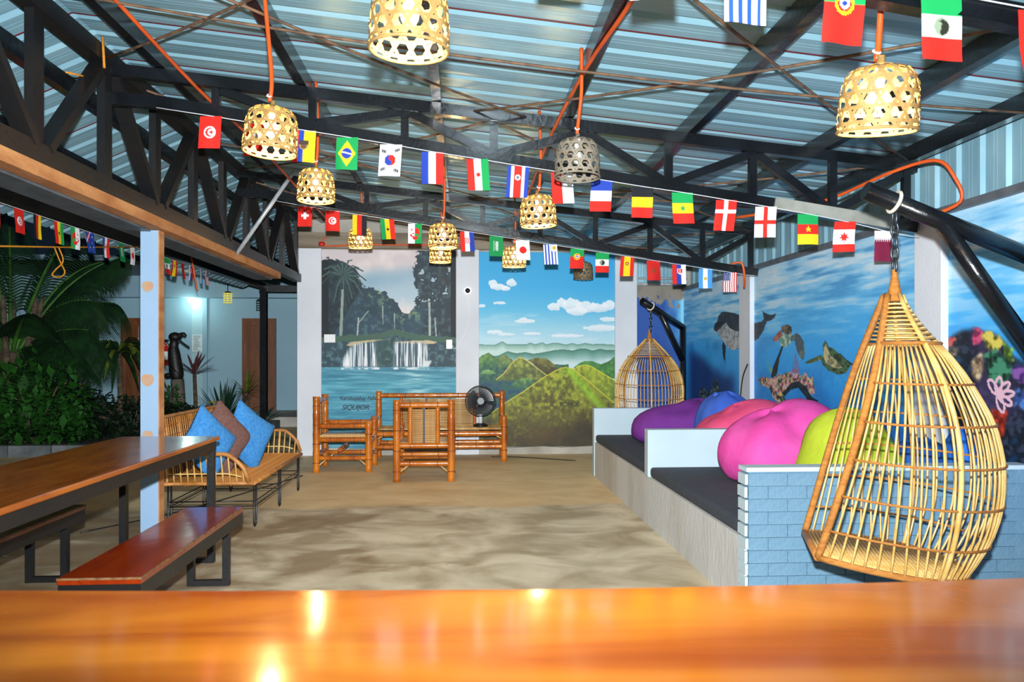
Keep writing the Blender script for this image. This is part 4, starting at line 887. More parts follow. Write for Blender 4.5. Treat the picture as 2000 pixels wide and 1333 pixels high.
def egg_chair(label):
    t = empty('hanging_chair', (0, 0, 0), label, 'hanging chair', 'rattan egg chairs on steel stands')
    S = lambda a, b, n: [a+(b-a)*i/n for i in range(n+1)]
    # wrapped neck
    mb = MB(); mb.lathe([(.010+.20*max(0, s-.02)+.0035*(i % 2), -s) for i, s in enumerate(S(.0, .15, 30))], 18); mb.build('wrapped_neck', M_RATTD, t)
    for q in (0, 1): MB().tube([egg_pt(s, q) for s in S(.12, SB, 30)], .0165, 8).build('opening_bar', M_RATTD, t)
    for q in (.25, .5, .75): MB().tube([egg_pt(s, q, .004) for s in S(.12, SB, 30)], .011, 8).build('back_bar', M_RATTAN, t)
    N = 46
    for i in range(1, N):
        if i in (N//4, N//2, 3*N//4): continue
        q = i/N+.0; me = MB().tube([egg_pt(s, q) for s in S(.345, SB, 16)], .0052, 6).build('rod', M_RATTAN if i % 3 else M_RATTB, t) if False else MB().tube([egg_pt(s, q) for s in S(.345, SB, 16)], .0052, 6).build('rod', M_RATTAN, t)
    for s in (.345, .52, .69, .86, 1.03, 1.20):
        MB().tube([egg_pt(s, i/48, .007) for i in range(49)], .0055 if s > .4 else .009, 6).build('ring', M_RATTD, t)
    for k in range(9):
        s = .165+k*.0195; MB().tube([egg_pt(s, i/24, .004) for i in range(25)], .005, 5).build('cone_lacing', M_RATTAN, t)
    # seat: rim and rods across
    rim = [egg_pt(SB, i/40) for i in range(41)]
    MB().tube(rim, .015, 8).build('seat_rim', M_RATTD, t); MB().tube([rim[-1], rim[0]], .018, 8).build('seat_front', M_RATTD, t)
    pol = [(p[0], p[1]) for p in rim]; pm_ = MB().prism(pol, -SB-.006, -SB+.002, 'z'); pm_.v = [(v[0], v[1], v[2]+.12*v[0]) for v in pm_.v]; pm_.build('seat_panel', M_RATTAN, t)
    for i in range(36):
        x = -.27+.62*i/35; h = .355*math.sqrt(max(0, 1-(x/.29)**2)) if x < 0 else .355-.10*(x/.36)**2; z = -SB+.12*x+.008
        if h > .03: MB().tube([(x, -h+.01, z), (x, h-.01, z)], .0085, 5).build('seat_rod', M_RATTAN, t)
    return t
M_CHAIN = mat('steel_chain', '4a5058', .35, .8)
def swing_stand(tip, post_xy, corner_z, label, cl, chair_loc, mirror=False):
    tip = Vector(tip); px, py = post_xy; s = empty('swing_stand', (px, py, 0), label, 'chair stand', 'steel stands of the egg chairs'); cr = Vector((px, py, corner_z))
    r = .042
    MB().tube([tip, cr], r, 16).build('arm', M_BLACK, s); MB().tube([cr+Vector((0, 0, .015)), (px, py, .04)], r, 16).build('post', M_BLACK, s)
    q = tip+(cr-tip)*.43; MB().tube([q, (px, py, corner_z-(tip.z-corner_z)*1.45)], r*.9, 16).build('brace', M_BLACK, s)
    d = Vector((tip.x-px, tip.y-py, 0)).normalized(); e = Vector((-d.y, d.x, 0))
    foot = MB(); foot.tube([Vector((px, py, .032))+e*.28, Vector((px, py, .032))-e*.28], r, 12); foot.build('foot_bar', M_BLACK, s)
    for sg in (-1, 1): MB().tube([Vector((px, py, .032))+e*.28*sg, Vector((px, py, .032))+e*.28*sg+d*.95], r, 12).build('foot_bar', M_BLACK, s)
    # chain
    c = empty('hanging_chain', (chair_loc[0], chair_loc[1], chair_loc[2]), cl, 'chain', 'chains of the egg chairs')
    tt = (Vector((chair_loc[0], chair_loc[1]))-Vector((tip.x, tip.y))).length/(Vector((px, py))-Vector((tip.x, tip.y))).length
    at = tip+(cr-tip)*tt; ztop = at.z-r; n = 5; zb = chair_loc[2]-.01; h = (ztop-zb)/n
    for k in range(n):
        zc = zb+h*(k+.5); ax = (1, 0, 0) if k % 2 else (0, 1, 0); pts = []
        for a in [2*PI*i/16 for i in range(16)]:
            pts.append(Vector((at.x, at.y, zc))+Vector(ax)*.017*math.cos(a)+Vector((0, 0, 1))*(h*.62)*math.sin(a))
        MB().tube(pts, .0055, 6, True).build('link', M_CHAIN, c)
    u = (cr-tip).normalized(); w_ = u.orthogonal().normalized(); z_ = u.cross(w_)
    MB().tube([at+w_*(r+.007)*math.cos(a)+z_*(r+.007)*math.sin(a) for a in [2*PI*i/18 for i in range(18)]], .009, 6, True).build('arm_loop', mat('cream_plastic_tie', 'd8cfc0', .6), c)
    return at
near = egg_chair('large rattan egg chair hanging at the right front')
far = copy_tree(near); far['label'] = 'rattan egg chair hanging in the far corner behind the daybed'
# opening of the near chair looks left; the seat hangs tipped back
nd = math.atan2(.31, -.95)
near.location = (2.0, 3.5, 1.80); near.rotation_euler = (0, 0, nd)
far.location = (2.386, 9.85, 1.735); far.rotation_euler = (0, 0, math.radians(80))
swing_stand((1.86, 3.5, 2.165), (2.69, 3.5), 1.85, 'black steel swing stand holding the near egg chair', 'steel chain of the near egg chair', near.location)
swing_stand((2.265, 9.72, 2.09), (2.95, 10.30), 1.78, 'black steel swing stand in the far blue corner', 'steel chain of the far egg chair', far.location)

# ================================================================ BASKET LANTERNS
def lantern_meshes():
    R0, Hh = .125, .215
    prof = [(-.0, .125), (.05, .125), (.10, .123), (.15, .118), (.185, .108), (.205, .088), (.215, .055), (.217, .03)]      # (height, radius)
    hs = np.cumsum([0]+[math.dist(prof[i], prof[i+1]) for i in range(len(prof)-1)]); L = hs[-1]
    def P(s, th, dr):
        z = float(np.interp(s, hs, [p[0] for p in prof])); r = float(np.interp(s, hs, [p[1] for p in prof]))+dr
        return (r*math.cos(th), r*math.sin(th), z)
    nd_ = 14; a = 2*PI*.125/(2*nd_); row = math.sqrt(3)*a; k = PI/3; mb = MB(); wd = .0064
    def strip(path, dr):
        A = []
        for (s, th) in path: pass
        up = []; dn = []
        for i, (s, th) in enumerate(path):
            s2, t2 = path[min(i+1, len(path)-1)]; s1, t1 = path[max(i-1, 0)]; r = max(.03, float(np.interp(s, hs, [p[1] for p in prof])))
            ds, dt = s2-s1, (t2-t1)*r; n_ = math.hypot(ds, dt) or 1; ds, dt = ds/n_, dt/n_; wv = .0012*math.sin(i*2.6)
            up.append(P(max(0, s+dt*wd), th-ds*wd/r, dr+wv)); dn.append(P(max(0, s-dt*wd), th+ds*wd/r, dr+wv))
        mb.grid([up, dn], True)
    for i in range(int(L/row)+1):
        s = row*(i+.5)
        if s < L-.01: strip([(s, 2*PI*j/48) for j in range(49)], .0015)
    for sg, dr in ((1, 0.), (-1, .003)):
        for i in range(nd_):
            th0 = 2*PI*(i+.25)/nd_; path = []; th = th0; s = 0.
            while s < L:
                path.append((s, th)); s += .009; th += sg*.009/math.tan(k)/.125
            strip(path, dr)
    weave = mb
    rim = MB().tube([(R0*math.cos(q)*1.005, R0*math.sin(q)*1.005, .004) for q in [2*PI*i/40 for i in range(40)]], .0055, 6, True)
    top = MB().lathe([(.034, .214), (.034, .222), (.014, .226), (.012, .25)], 14)
    bulb = MB().lathe([(.004, .075), (.018, .082), (.028, .10), (.030, .118), (.024, .138), (.014, .155), (.013, .17)], 16)
    sock = MB().lathe([(.016, .165), (.018, .18), (.018, .215), (.01, .22)], 14)
    return weave, rim, top, bulb, sock
LW, LR, LT, LB, LS = lantern_meshes()
M_BULB = mat('glowing_bulb', 'fff0c8', .4, emit='ffd9a0', estr=38); M_BOFF = mat('dead_bulb', 'c8c8c0', .2)
lm = {}
for key, m in (('lit', M_CANE), ('grey', M_CANEG), ('brown', M_CANEB)): lm[key] = (LW.mesh('weave', m), LR.mesh('rim', m), LT.mesh('cap', m))
lbm = LB.mesh('bulb', M_BULB); lbo = LB.mesh('bulb', M_BOFF); lsm = LS.mesh('socket', M_WPLAST)
LAMPS = [  # x, y, z of the rim centre, kind, top of its orange conduit, tilt, label
 (-.17, 2.50, 2.37, 'lit', None, (.03, .02), 'lit basket lantern cut by the top edge of the picture'),
 (-.92, 3.80, 2.37, 'lit', (-.98, 3.9, 3.02), (.05, .05), 'lit basket lantern hanging in front of the middle truss at the left'),
 (-1.0, 5.42, 2.46, 'lit', (-1.0, 5.42, 3.1), (.02, -.03), 'lit basket lantern beside the slanting galvanised tube'),
 (.64, 4.33, 2.395, 'grey', (.66, 4.30, 2.98), (.03, .0), 'unlit pale basket lantern in front of the middle truss'),
 (1.40, 2.56, 2.155, 'lit', (1.38, 2.50, 2.75), (-.06, -.14), 'lit basket lantern at the upper right among the near flags'),
 (.535, 5.46, 2.31, 'lit', (.54, 5.46, 2.9), (.02, .04), 'lit basket lantern below the unlit pale one'),
 (-.17, 6.95, 2.355, 'lit', (-.17, 6.95, 2.95), (.0, .03), 'lit basket lantern above another one in front of the waterfall mural'),
 (-.255, 9.08, 2.48, 'lit', (-.25, 9.08, 2.95), (0, 0), 'small lit basket lantern right under a bigger one before the waterfall mural'),
 (-1.09, 8.47, 2.555, 'lit', (-1.09, 8.47, 3.0), (.02, .04), 'small lit basket lantern before the left pillar end of the waterfall mural'),
 (.555, 8.35, 2.35, 'lit', (.56, 8.35, 2.85), (0, .02), 'small lit basket lantern in front of the blue sky of the hills mural'),
 (1.565, 10.05, 2.40, 'brown', (1.56, 10.05, 2.75), (.02, .05), 'small unlit brown basket lantern in front of the hills mural')]
for x, y, z, kind, cond, tilt, label in LAMPS:
    t = empty('basket_lantern', (x, y, z), label, 'lantern', 'basket lanterns under the roof'); t.rotation_euler = (tilt[0], tilt[1], random.uniform(0, 6))
    w_, r_, c_ = lm[kind]; inst('weave', w_, t); inst('rim', r_, t); inst('cap', c_, t); inst('socket', lsm, t)
    inst('bulb', lbm if kind == 'lit' else lbo, t)
    if kind == 'lit':
        pl = bpy.data.lights.new('lantern_light', 'POINT'); pl.energy = LAMP_W; pl.color = (1., .70, .34); pl.shadow_soft_size = .03
        lo = bpy.data.objects.new('lantern_light', pl); COL.objects.link(lo); lo.parent = t; lo.location = (0, 0, .055)
    zt = z+.245
    top = (cond[0], cond[1], z_roof(cond[0])-.004) if cond else (x, y, z_roof(x)-.004)
    MB().tube(smooth_pts([(x, y, zt), (x+.01, y, zt+.1), ((x+top[0])/2+.012, (y+top[1])/2, (zt+top[2])/2), top], 5), .0105, 8).build('lamp_conduit', M_ORANGE, None, 'orange conduit of the '+' '.join(label.replace('basket lantern', 'lantern').split()[:12]), 'conduit', 'orange lamp conduits')
    if cond: MB().tube([(x+.012*math.cos(a), y+.012*math.sin(a), zt+.03+.01*math.sin(a)) for a in [2*PI*i/10 for i in range(10)]], .004, 5, True).build('cable_tie', M_WPLAST, [o for o in bpy.data.objects if o.name.startswith('lamp_conduit')][-1])

# orange conduit runs under the roof
def conduit(P, label): MB().tube(smooth_pts(P, 5), .0115, 8).build('conduit_run', M_ORANGE, None, label, 'conduit', 'orange conduit runs')
conduit([(-1.74, 2.0, 3.22), (-1.74, 3.6, 3.20), (-1.72, 5.2, 3.14), (-1.70, 6.6, 3.16), (-1.72, 8.6, 3.15), (-1.74, 10.6, 3.16)], 'orange conduit running along the roof beside the ridge truss')
conduit([(.77, 1.8, 2.98), (.76, 3.2, 2.97), (.68, 4.25, 2.98), (.6, 5.4, 2.90), (.62, 7.0, 2.93), (.58, 8.3, 2.86)], 'orange conduit running along the roof above the unlit pale lantern')
conduit([(2.25, 6.4, 2.55), (2.55, 5.5, 2.50), (2.80, 4.95, 2.60), (2.95, 4.7, 2.62), (3.02, 4.62, 2.50), (3.06, 4.62, 2.35), (2.95, 4.8, 2.28)], 'orange conduit looping down beside the near right column')
conduit([(2.8, 8.0, 2.36), (2.90, 7.95, 2.36), (2.94, 7.98, 2.2), (2.98, 8.1, 2.12)], 'orange conduit curling down at the far right column')
conduit([(-1.9, 11.0, 3.05), (-1.9, 11.0, 2.93), (-1.3, 11.0, 2.95), (-.4, 11.0, 2.95), (.0, 11.0, 2.95)], 'orange conduit across the wood strip above the waterfall mural')
MB().lathe([(.04, 0), (.045, .02), (.045, .05), (.03, .06)], 12, (-1.95, 11.0, 2.92)).build('junction_box', mat('red_plastic', 'c02418', .4), None, 'round red junction box above the waterfall mural', 'junction box')
MB().tube(smooth_pts([(-3.69, 10.9, 2.74), (-3.66, 10.9, 2.6), (-3.62, 10.9, 2.35), (-3.6, 10.9, 2.28)], 5), .011, 8).build('lamp_conduit', M_ORANGE, None, 'loose orange conduit hanging from the garden eave with no lamp', 'conduit', 'orange lamp conduits')
# twine
MB().tube([(-3.72, 5.6, 2.16), (-3.70, 7.6, 2.42), (-3.62, 10.2, 2.79)], .008, 6).build('twine', M_TWINE, None, 'orange twine stretched along the garden flags', 'twine', 'orange twine')
lp = smooth_pts([(-3.68, 7.38, 2.39), (-3.66, 7.42, 2.27), (-3.70, 7.36, 2.18), (-3.71, 7.33, 2.13), (-3.68, 7.40, 2.12), (-3.66, 7.45, 2.17), (-3.68, 7.40, 2.27), (-3.70, 7.35, 2.38)], 5)
MB().tube(lp, .007, 6).build('twine_loop', M_TWINE, None, 'knotted loop of orange twine hanging over the garden', 'twine', 'orange twine')
MB().tube([(-2.22, 4.98, 3.42-.05), (-2.21, 4.98, 3.18)], .008, 6).build('twine', M_TWINE, None, 'short orange twine tied over the ridge truss', 'twine', 'orange twine')
MB().tube([(-2.3, 4.7, 3.05), (-2.3, 5.1, 3.15)], .006, 6).build('twine', M_TWINE, None, 'slack orange twine behind the ridge truss', 'twine', 'orange twine')

# ================================================================ FLAGS
FW, FH = .142, .205
FR, FB_, FG, FY, FWH, FK = 'd8261c', '2340a8', '149a50', 'f0cc1c', 'eceef2', '1a1c22'
def star(c, cx, cy, r, col, asp=FW/FH, rot=-PI/2, n=5, inner=.4):
    P = []
    for i in range(2*n):
        rr = r if i % 2 == 0 else r*inner; a = rot+PI*i/n; P.append((cx+rr*math.cos(a), cy+rr*math.sin(a)*asp))
    return c.poly(P, col)
def rows(c, cols, w_=None):
    n = len(cols); e = np.cumsum([0]+(w_ or [1/n]*n))
    for i, k in enumerate(cols): c.fill((c.Y >= e[i])*(c.Y <= e[i+1]), k)
    return c
def colsf(c, cols, w_=None):
    n = len(cols); e = np.cumsum([0]+(w_ or [1/n]*n))
    for i, k in enumerate(cols): c.fill((c.X >= e[i])*(c.X <= e[i+1]), k)
    return c
A_ = FW/FH
def fdesign(k):
    c = Cv(37, 53, FWH); ci = lambda x, y, r, col: c.circ(x, y, r, r*A_, col)
    if k == 'tunisia': c.c[:] = rgb(FR); ci(.5, .5, .27, FWH); ci(.5, .5, .2, FR); ci(.56, .5, .16, FWH); star(c, .56, .5, .13, FR)
    elif k == 'ecuador': colsf(c, [FR, FB_, FY], [.26, .24, .5]); ci(.5, .48, .2, '9a8a50'); ci(.5, .5, .13, '6a4a3a'); c.line((.33, .38), (.67, .38), .05, '4a3a30', A_)
    elif k == 'brazil': c.c[:] = rgb(FG); c.poly([(.5, .1), (.9, .5), (.5, .9), (.1, .5)], FY); ci(.5, .5, .23, FB_); c.line((.3, .46), (.7, .52), .03, FWH, 1/A_)
    elif k == 'korea':
        ci(.5, .5, .25, FR); c.fill((((c.X-.5)/.25)**2+((c.Y-.5)/(.25*A_))**2 < 1)*(c.X < .5+.08*np.sin((c.Y-.5)*20)), FB_)
        for x, y in ((.2, .2), (.8, .2), (.2, .8), (.8, .8)):
            for d in (-.05, 0, .05): c.line((x-.09, y+d*.7), (x+.09, y+d*.7+.04*(1 if (x-.5)*(y-.5) > 0 else -1)), .02, FK, 1/A_)
    elif k == 'netherlands': colsf(c, [FB_, FWH, FR])
    elif k == 'iran': colsf(c, [FR, FWH, FG]); ci(.5, .5, .09, FR)
    elif k == 'costarica': colsf(c, [FB_, FWH, FR, FWH, FB_], [.18, .15, .34, .15, .18]); ci(.5, .36, .13, FWH); ci(.5, .36, .08, '6a7a8a')
    elif k == 'poland': colsf(c, [FR, FWH])
    elif k == 'france': rows(c, [FB_, FWH, FR])
    elif k == 'belgium': rows(c, [FK, FY, FR])
    elif k == 'senegal': rows(c, [FG, FY, FR]); star(c, .5, .5, .17, FG)
    elif k == 'denmark': c.c[:] = rgb(FR); c.fill(abs(c.X-.5) < .085, FWH); c.fill(abs(c.Y-.37) < .06, FWH)
    elif k == 'england': c.fill(abs(c.X-.5) < .1, FR); c.fill(abs(c.Y-.5) < .07, FR)
    elif k == 'cameroon': rows(c, [FG, FR, FY]); star(c, .5, .5, .17, FY)
    elif k == 'canada':
        rows(c, [FR, FWH, FR], [.26, .48, .26]); star(c, .5, .5, .24, FR, n=7, inner=.5); c.fill((abs(c.X-.5) < .025)*(c.Y > .5)*(c.Y < .7), FR)
    elif k == 'qatar':
        c.c[:] = rgb('7a1a3c'); c.fill(c.Y < .30+.10*np.abs(((c.X*9) % 1)-.5)*2-.05, FWH)
    elif k == 'switzerland': c.c[:] = rgb(FR); c.fill((abs(c.X-.5) < .09)*(abs(c.Y-.45) < .17), FWH); c.fill((abs(c.X-.5) < .26)*(abs(c.Y-.45) < .06), FWH)
    elif k == 'germany': colsf(c, [FY, FR, FK])
    elif k == 'ghana': colsf(c, [FG, FY, FR]); star(c, .5, .5, .16, FK)
    elif k == 'wales':
        colsf(c, [FWH, FG]); n = c.n(7, 5, 3, 3); c.fill((((c.X-.5)/.36)**2+((c.Y-.5)/.3)**2 < 1)*(n > .47), FR)
    elif k == 'australia':
        c.c[:] = rgb('20409a'); c.fill((c.X > .5)*(c.Y < .5)*((abs(c.X-.75) < .05)+(abs(c.Y-.25) < .035)), FR)
        c.line((.5, 0), (1, .5), .03, FWH, 1/A_)
        for x, y in ((.72, .75), (.25, .2), (.3, .5), (.15, .7), (.4, .82)): star(c, x, y, .07, FWH)
    elif k == 'croatia':
        colsf(c, [FR, FWH, FB_]); m = (abs(c.X-.5) < .19)*(abs(c.Y-.45) < .16); chk = ((c.X*13).astype(int)+(c.Y*18).astype(int)) % 2
        c.fill(m*(chk == 0), FR); c.fill(m*(chk == 1), FWH)
    elif k == 'saudi':
        c.c[:] = rgb('128a4a'); r = np.random.default_rng(4)
        for q in range(9): y = .28+.05*q; c.line((.42+.05*r.random(), y), (.62, y+.03*r.random()), .022, FWH, 1/A_)
        c.line((.34, .26), (.34, .72), .018, FWH, 1/A_)
    elif k == 'japan': ci(.5, .5, .26, FR)
    elif k == 'uruguay':
        for q in range(9): c.fill((c.X >= q/9)*(c.X <= (q+1)/9), FWH if q % 2 == 0 else '2450c0')
        c.fill((c.X > 5/9)*(c.Y < .34), FWH); ci(.78, .17, .15, 'c8b450')
    elif k == 'portugal': rows(c, [FG, FR], [.4, .6]); ci(.5, .4, .24, FY); ci(.5, .4, .17, FR); c.poly([(.38, .33), (.62, .33), (.62, .43), (.5, .49), (.38, .43)], FWH); ci(.5, .4, .06, FB_)
    elif k == 'mexico': rows(c, [FG, FWH, FR]); ci(.5, .5, .2, '8a9a80'); n = c.n(12, 9, 2, 9); c.fill((((c.X-.53)/.16)**2+((c.Y-.51)/.11)**2 < 1)*(n > .42), '2a2a22')
    elif k == 'spain': colsf(c, [FR, FY, FR], [.27, .46, .27]); ci(.5, .36, .14, 'a8402a'); ci(.5, .36, .07, 'd8b060')
    elif k == 'morocco':
        c.c[:] = rgb('c8201c')
        for i in range(5):
            a = -PI/2+i*4*PI/5; b = a+4*PI/5; c.line((.5+.2*math.cos(a), .5+.2*A_*math.sin(a)), (.5+.2*math.cos(b), .5+.2*A_*math.sin(b)), .02, '6a4a20', 1/A_)
    elif k == 'slovakia': colsf(c, [FR, FB_, FWH]); c.poly([(.38, .2), (.78, .2), (.78, .42), (.58, .52), (.38, .42)], FWH); c.poly([(.43, .23), (.73, .23), (.73, .4), (.58, .48), (.43, .4)], FR); c.line((.58, .26), (.58, .45), .03, FWH, 1/A_)
    elif k == 'argentina': colsf(c, ['4a9ade', FWH, '4a9ade']); ci(.5, .5, .12, 'd8b040')
    elif k == 'usa':
        for q in range(13): c.fill((c.X >= q/13)*(c.X <= (q+1)/13), FR if q % 2 == 0 else FWH)
        c.fill((c.X < .54)*(c.Y < .42), '2a3a7a')
        for i in range(4):
            for j in range(5): ci(.08+.125*i, .06+.08*j, .025, FWH)
    return c
FDESC = dict(tunisia='red flag with a white disc and red crescent', ecuador='red, blue and yellow flag with a crest', brazil='green flag with a yellow diamond and blue disc', korea='white flag with a red and blue disc and black bars', netherlands='blue, white and red upright striped flag', iran='red, white and green upright striped flag', costarica='blue and white flag with a red centre stripe', poland='half red, half white flag', france='flag of blue, white and red bands stacked', belgium='black, yellow and red banded flag', senegal='green, yellow and red banded flag with green star', denmark='red flag with a white cross', england='white flag with a red cross', cameroon='green, red and yellow banded flag with yellow star', canada='red and white flag with a red maple leaf', qatar='maroon flag with a white saw-toothed top', switzerland='red flag with a short white cross', germany='yellow, red and black upright striped flag', ghana='green, yellow and red upright striped flag with black star', wales='white and green flag with a red dragon', australia='blue flag with white stars', croatia='red, white and blue flag with a red chequered shield', saudi='green flag with white script', japan='white flag with a red disc', uruguay='blue and white striped flag with a sun', portugal='green over red flag with a round yellow crest', mexico='green, white and red banded flag with an eagle crest', spain='red and yellow upright striped flag with a crest', morocco='plain red flag with a thin dark star', slovakia='red, blue and white flag with a red shield', argentina='pale blue and white flag with a small sun', usa='flag with red stripes and a blue starred corner')
def flag(k, p, ydir, where, grp, seed):
    r = random.Random(seed); c = fdesign(k); tw = r.uniform(-.12, .12); am = r.uniform(.004, .010); ph = r.uniform(0, 6); sl = r.uniform(-.02, .02)
    def fn(X, Y):
        u = (X-.5)*FW; v = -Y*FH; bow = am*np.sin(Y*4+ph)*Y+am*np.sin(X*5+ph)*Y+.012*(1-np.cos((X-.5)*2.4))*Y
        x_, d_ = u*np.cos(tw)*1., u*math.sin(tw)+bow+.03*Y*(1 if seed % 2 else -.4)*.4
        if ydir: return d_*1.0, -(x_+sl*Y), v
        return x_+sl*Y, d_, v
    me = canvas_mesh('flag', c, fn, M_FLAG); me.polygons.foreach_set('use_smooth', [True]*len(me.polygons))
    o = inst('flag', me, None, p); tag(o, '%s %s' % (FDESC[k], where), 'flag', grp); return o
def string(P, label): MB().tube(P, .0028, 5).build('flag_string', M_STRING, None, label, 'string', 'strings of the flags')
zr1 = lambda x: 2.665-.12*(x-.15)*.0-.05*0
R1 = [('croatia', -.02), ('saudi', .28), ('japan', .575), ('uruguay', .871), ('portugal', 1.192), ('mexico', 1.499), ('spain', 1.82)]
zz1 = {'croatia': 2.79, 'saudi': 2.745, 'japan': 2.695, 'uruguay': 2.64, 'portugal': 2.578, 'mexico': 2.54, 'spain': 2.492}
for i, (k, x) in enumerate(R1): flag(k, (x, 2.36, zz1[k]), False, 'on the nearest string', 'flags on the nearest string', 100+i)
string([(-1.2, 2.36, 2.93)]+[(x, 2.36, zz1[k]+.002) for k, x in R1]+[(2.6, 2.36, 2.40)], 'white flag string along the nearest truss')
R2 = [('tunisia', -1.609, 2.936), ('switzerland', -1.333, 2.895), ('ecuador', -1.016, 2.855), ('brazil', -.743, 2.816), ('korea', -.462, 2.774), ('netherlands', -.195, 2.730), ('iran', .098, 2.689), ('costarica', .368, 2.648), ('poland', .654, 2.608), ('france', .922, 2.562), ('belgium', 1.195, 2.522), ('senegal', 1.462, 2.487), ('denmark', 1.763, 2.441), ('england', 2.034, 2.400), ('cameroon', 2.322, 2.353), ('canada', 2.582, 2.306), ('qatar', 2.852, 2.245)]
for i, (k, x, z) in enumerate(R2): flag(k, (x, 5.12, z), False, 'across the middle truss', 'flags on the middle string', 200+i)
string([(-1.95, 5.12, 2.985)]+[(x, 5.12, z+.002) for k, x, z in R2]+[(3.1, 5.12, 2.2)], 'white flag string along the middle truss')
SEQ = ['switzerland', 'tunisia', 'germany', 'ghana', 'wales', 'australia', 'croatia', 'saudi', 'japan', 'uruguay', 'portugal', 'mexico', 'spain', 'morocco', 'slovakia', 'argentina', 'usa']
X3 = [-1.589, -1.316, -1.043, -.768, -.482, -.199, .047, .348, .618, .905, 1.189, 1.452, 1.716, 1.986, 2.258, 2.542, 2.805]
z3 = lambda x: 2.913-.146*(x+1.589)
for i, (k, x) in enumerate(zip(SEQ, X3)): flag(k, (x, 8.03, z3(x)), False, 'before the murals', 'flags on the mural string', 300+i)
string([(-1.9, 8.03, z3(-1.9)+.01)]+[(x, 8.03, z3(x)+.002) for x in X3]+[(3.05, 8.03, z3(3.05))], 'white flag string in front of the murals')
YL = [6.40, 6.74, 7.02, 7.38, 7.68, 7.985, 8.329, 8.691, 8.978, 9.285, 9.65, 9.986, 10.262, 10.536, 10.864, 11.236, 11.52]
for i, (k, y) in enumerate(zip(SEQ, YL)): flag(k, (-3.68, y, 2.62), True, 'along the garden eave', 'flags on the garden string', 400+i)
string([(-3.68, 5.6, 2.63)]+[(-3.68, y, 2.622) for y in YL]+[(-3.68, 12.4, 2.63)], 'white flag string along the garden eave')
# ================================================================ SMALL FITTINGS
def plate(x, z, w_, h_, n, label):
    p = empty('switch_plate', (x, YB-.02, z), label, 'switch plate')
    MB().b2((x-w_/2, YB-.032, z-h_/2), (x+w_/2, YB-.012, z+h_/2)).build('plate', M_WPLAST, p, bevel=.003)
    for i in range(n): xx = x-w_/2+w_*(i+.5)/n; MB().b2((xx-.012, YB-.037, z-.025), (xx+.012, YB-.03, z+.025)).build('rocker', M_WPLAST, p, bevel=.002)
plate(-1.853, 1.64, .155, .115, 2, 'white double switch plate on the left edge of the waterfall mural')
plate(-.185, 1.56, .085, .13, 1, 'white socket on the right edge of the waterfall mural')
cc = empty('security_camera', (.075, YB-.06, 2.31), 'small black and white security camera on the pillar between the murals', 'camera')
mb = MB(); mb.tube([(.075, YB-.05, 2.315), (.075, YB-.085, 2.315)], .055, 20); mb.build('mount', M_WPLAST, cc)
mb = MB(); mb.lathe([(.002, -.036), (.02, -.03), (.034, -.012), (.036, 0), (.034, .012), (.02, .03), (.002, .036)], 16, (.075, YB-.10, 2.315)); mb.build('dome', M_BPLAST, cc)
MB().tube(smooth_pts([(.08, YB-.055, 2.26), (.10, YB-.055, 2.0), (.07, YB-.055, 1.8), (-.04, YB-.055, 1.58), (-.11, YB-.05, 1.50), (-.145, YB-.04, 1.55)], 6), .004, 6).build('camera_cable', M_WPLAST, None, 'thin white cable from the security camera to the socket', 'cable')
MB().tube(smooth_pts([(.40, 10.75, .006), (.75, 10.7, .006), (1.2, 10.45, .006), (1.5, 10.30, .006)], 6), .006, 6).build('floor_cable', M_WIRE, None, 'dark cable lying on the floor before the hills mural', 'cable')
MB().tube(smooth_pts([(-3.0, 6.35, .006), (-2.5, 7.2, .006), (-2.1, 8.4, .006), (-1.85, 9.2, .006)], 6), .006, 6).build('floor_cable', M_WIRE, None, 'dark cable lying on the floor under the rattan bench', 'cable')
MB().tube(smooth_pts([(3.12, 8.40, 1.28), (3.10, 8.33, 1.30), (3.11, 8.5, 1.15), (3.125, 8.62, .9)], 6), .007, 6).build('wall_cable', M_WIRE, None, 'black cable hooked on the far white column above the bean bags', 'cable')

# ================================================================ HOUSE DETAILS
gl = empty('porch_light', (-5.90, 17.42, 2.56), 'bright round porch light under the house beam', 'lamp')
MB().lathe([(.002, 0), (.05, .012), (.075, .05), (.07, .085), (.05, .10)], 18, (-5.90, 17.42, 2.555)).build('globe', mat('porch_globe', 'ffffff', .4, emit='e8fff4', estr=25), gl)
MB().lathe([(.06, 0), (.06, .02)], 16, (-5.90, 17.42, 2.645)).build('ceiling_rose', M_WPLAST, gl)
pl = bpy.data.lights.new('porch_bulb', 'POINT'); pl.energy = 10; pl.color = (.72, 1., .93); pl.shadow_soft_size = .08
lo = bpy.data.objects.new('porch_bulb', pl); COL.objects.link(lo); lo.parent = gl; lo.location = (0, -.25, -.10)
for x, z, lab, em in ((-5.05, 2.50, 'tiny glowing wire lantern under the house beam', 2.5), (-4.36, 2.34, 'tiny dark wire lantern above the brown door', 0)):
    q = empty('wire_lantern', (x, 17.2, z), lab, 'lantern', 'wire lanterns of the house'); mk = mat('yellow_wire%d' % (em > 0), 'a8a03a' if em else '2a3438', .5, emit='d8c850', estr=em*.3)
    for i in range(5): MB().tube([(x+.085*math.cos(a), 17.2+.085*math.sin(a), z+.04+.05*i) for a in [2*PI*k/18 for k in range(18)]], .008, 5, True).build('wire_ring', mk, q)
    for k in range(6): MB().tube([(x+.085*math.cos(k), 17.2+.085*math.sin(k), z+.03), (x+.085*math.cos(k), 17.2+.085*math.sin(k), z+.26)], .005, 5).build('wire_rib', mk, q)
    MB().lathe([(.09, .25), (.05, .28), (.008, .29), (.008, .62 if em else .78)], 12, (x, 17.2, z)).build('cap', M_WIRE, q)
n_ = empty('notice', (-5.82, 17.58, 1.5), 'white notice sheets with small dark print on the house wall', 'notice')
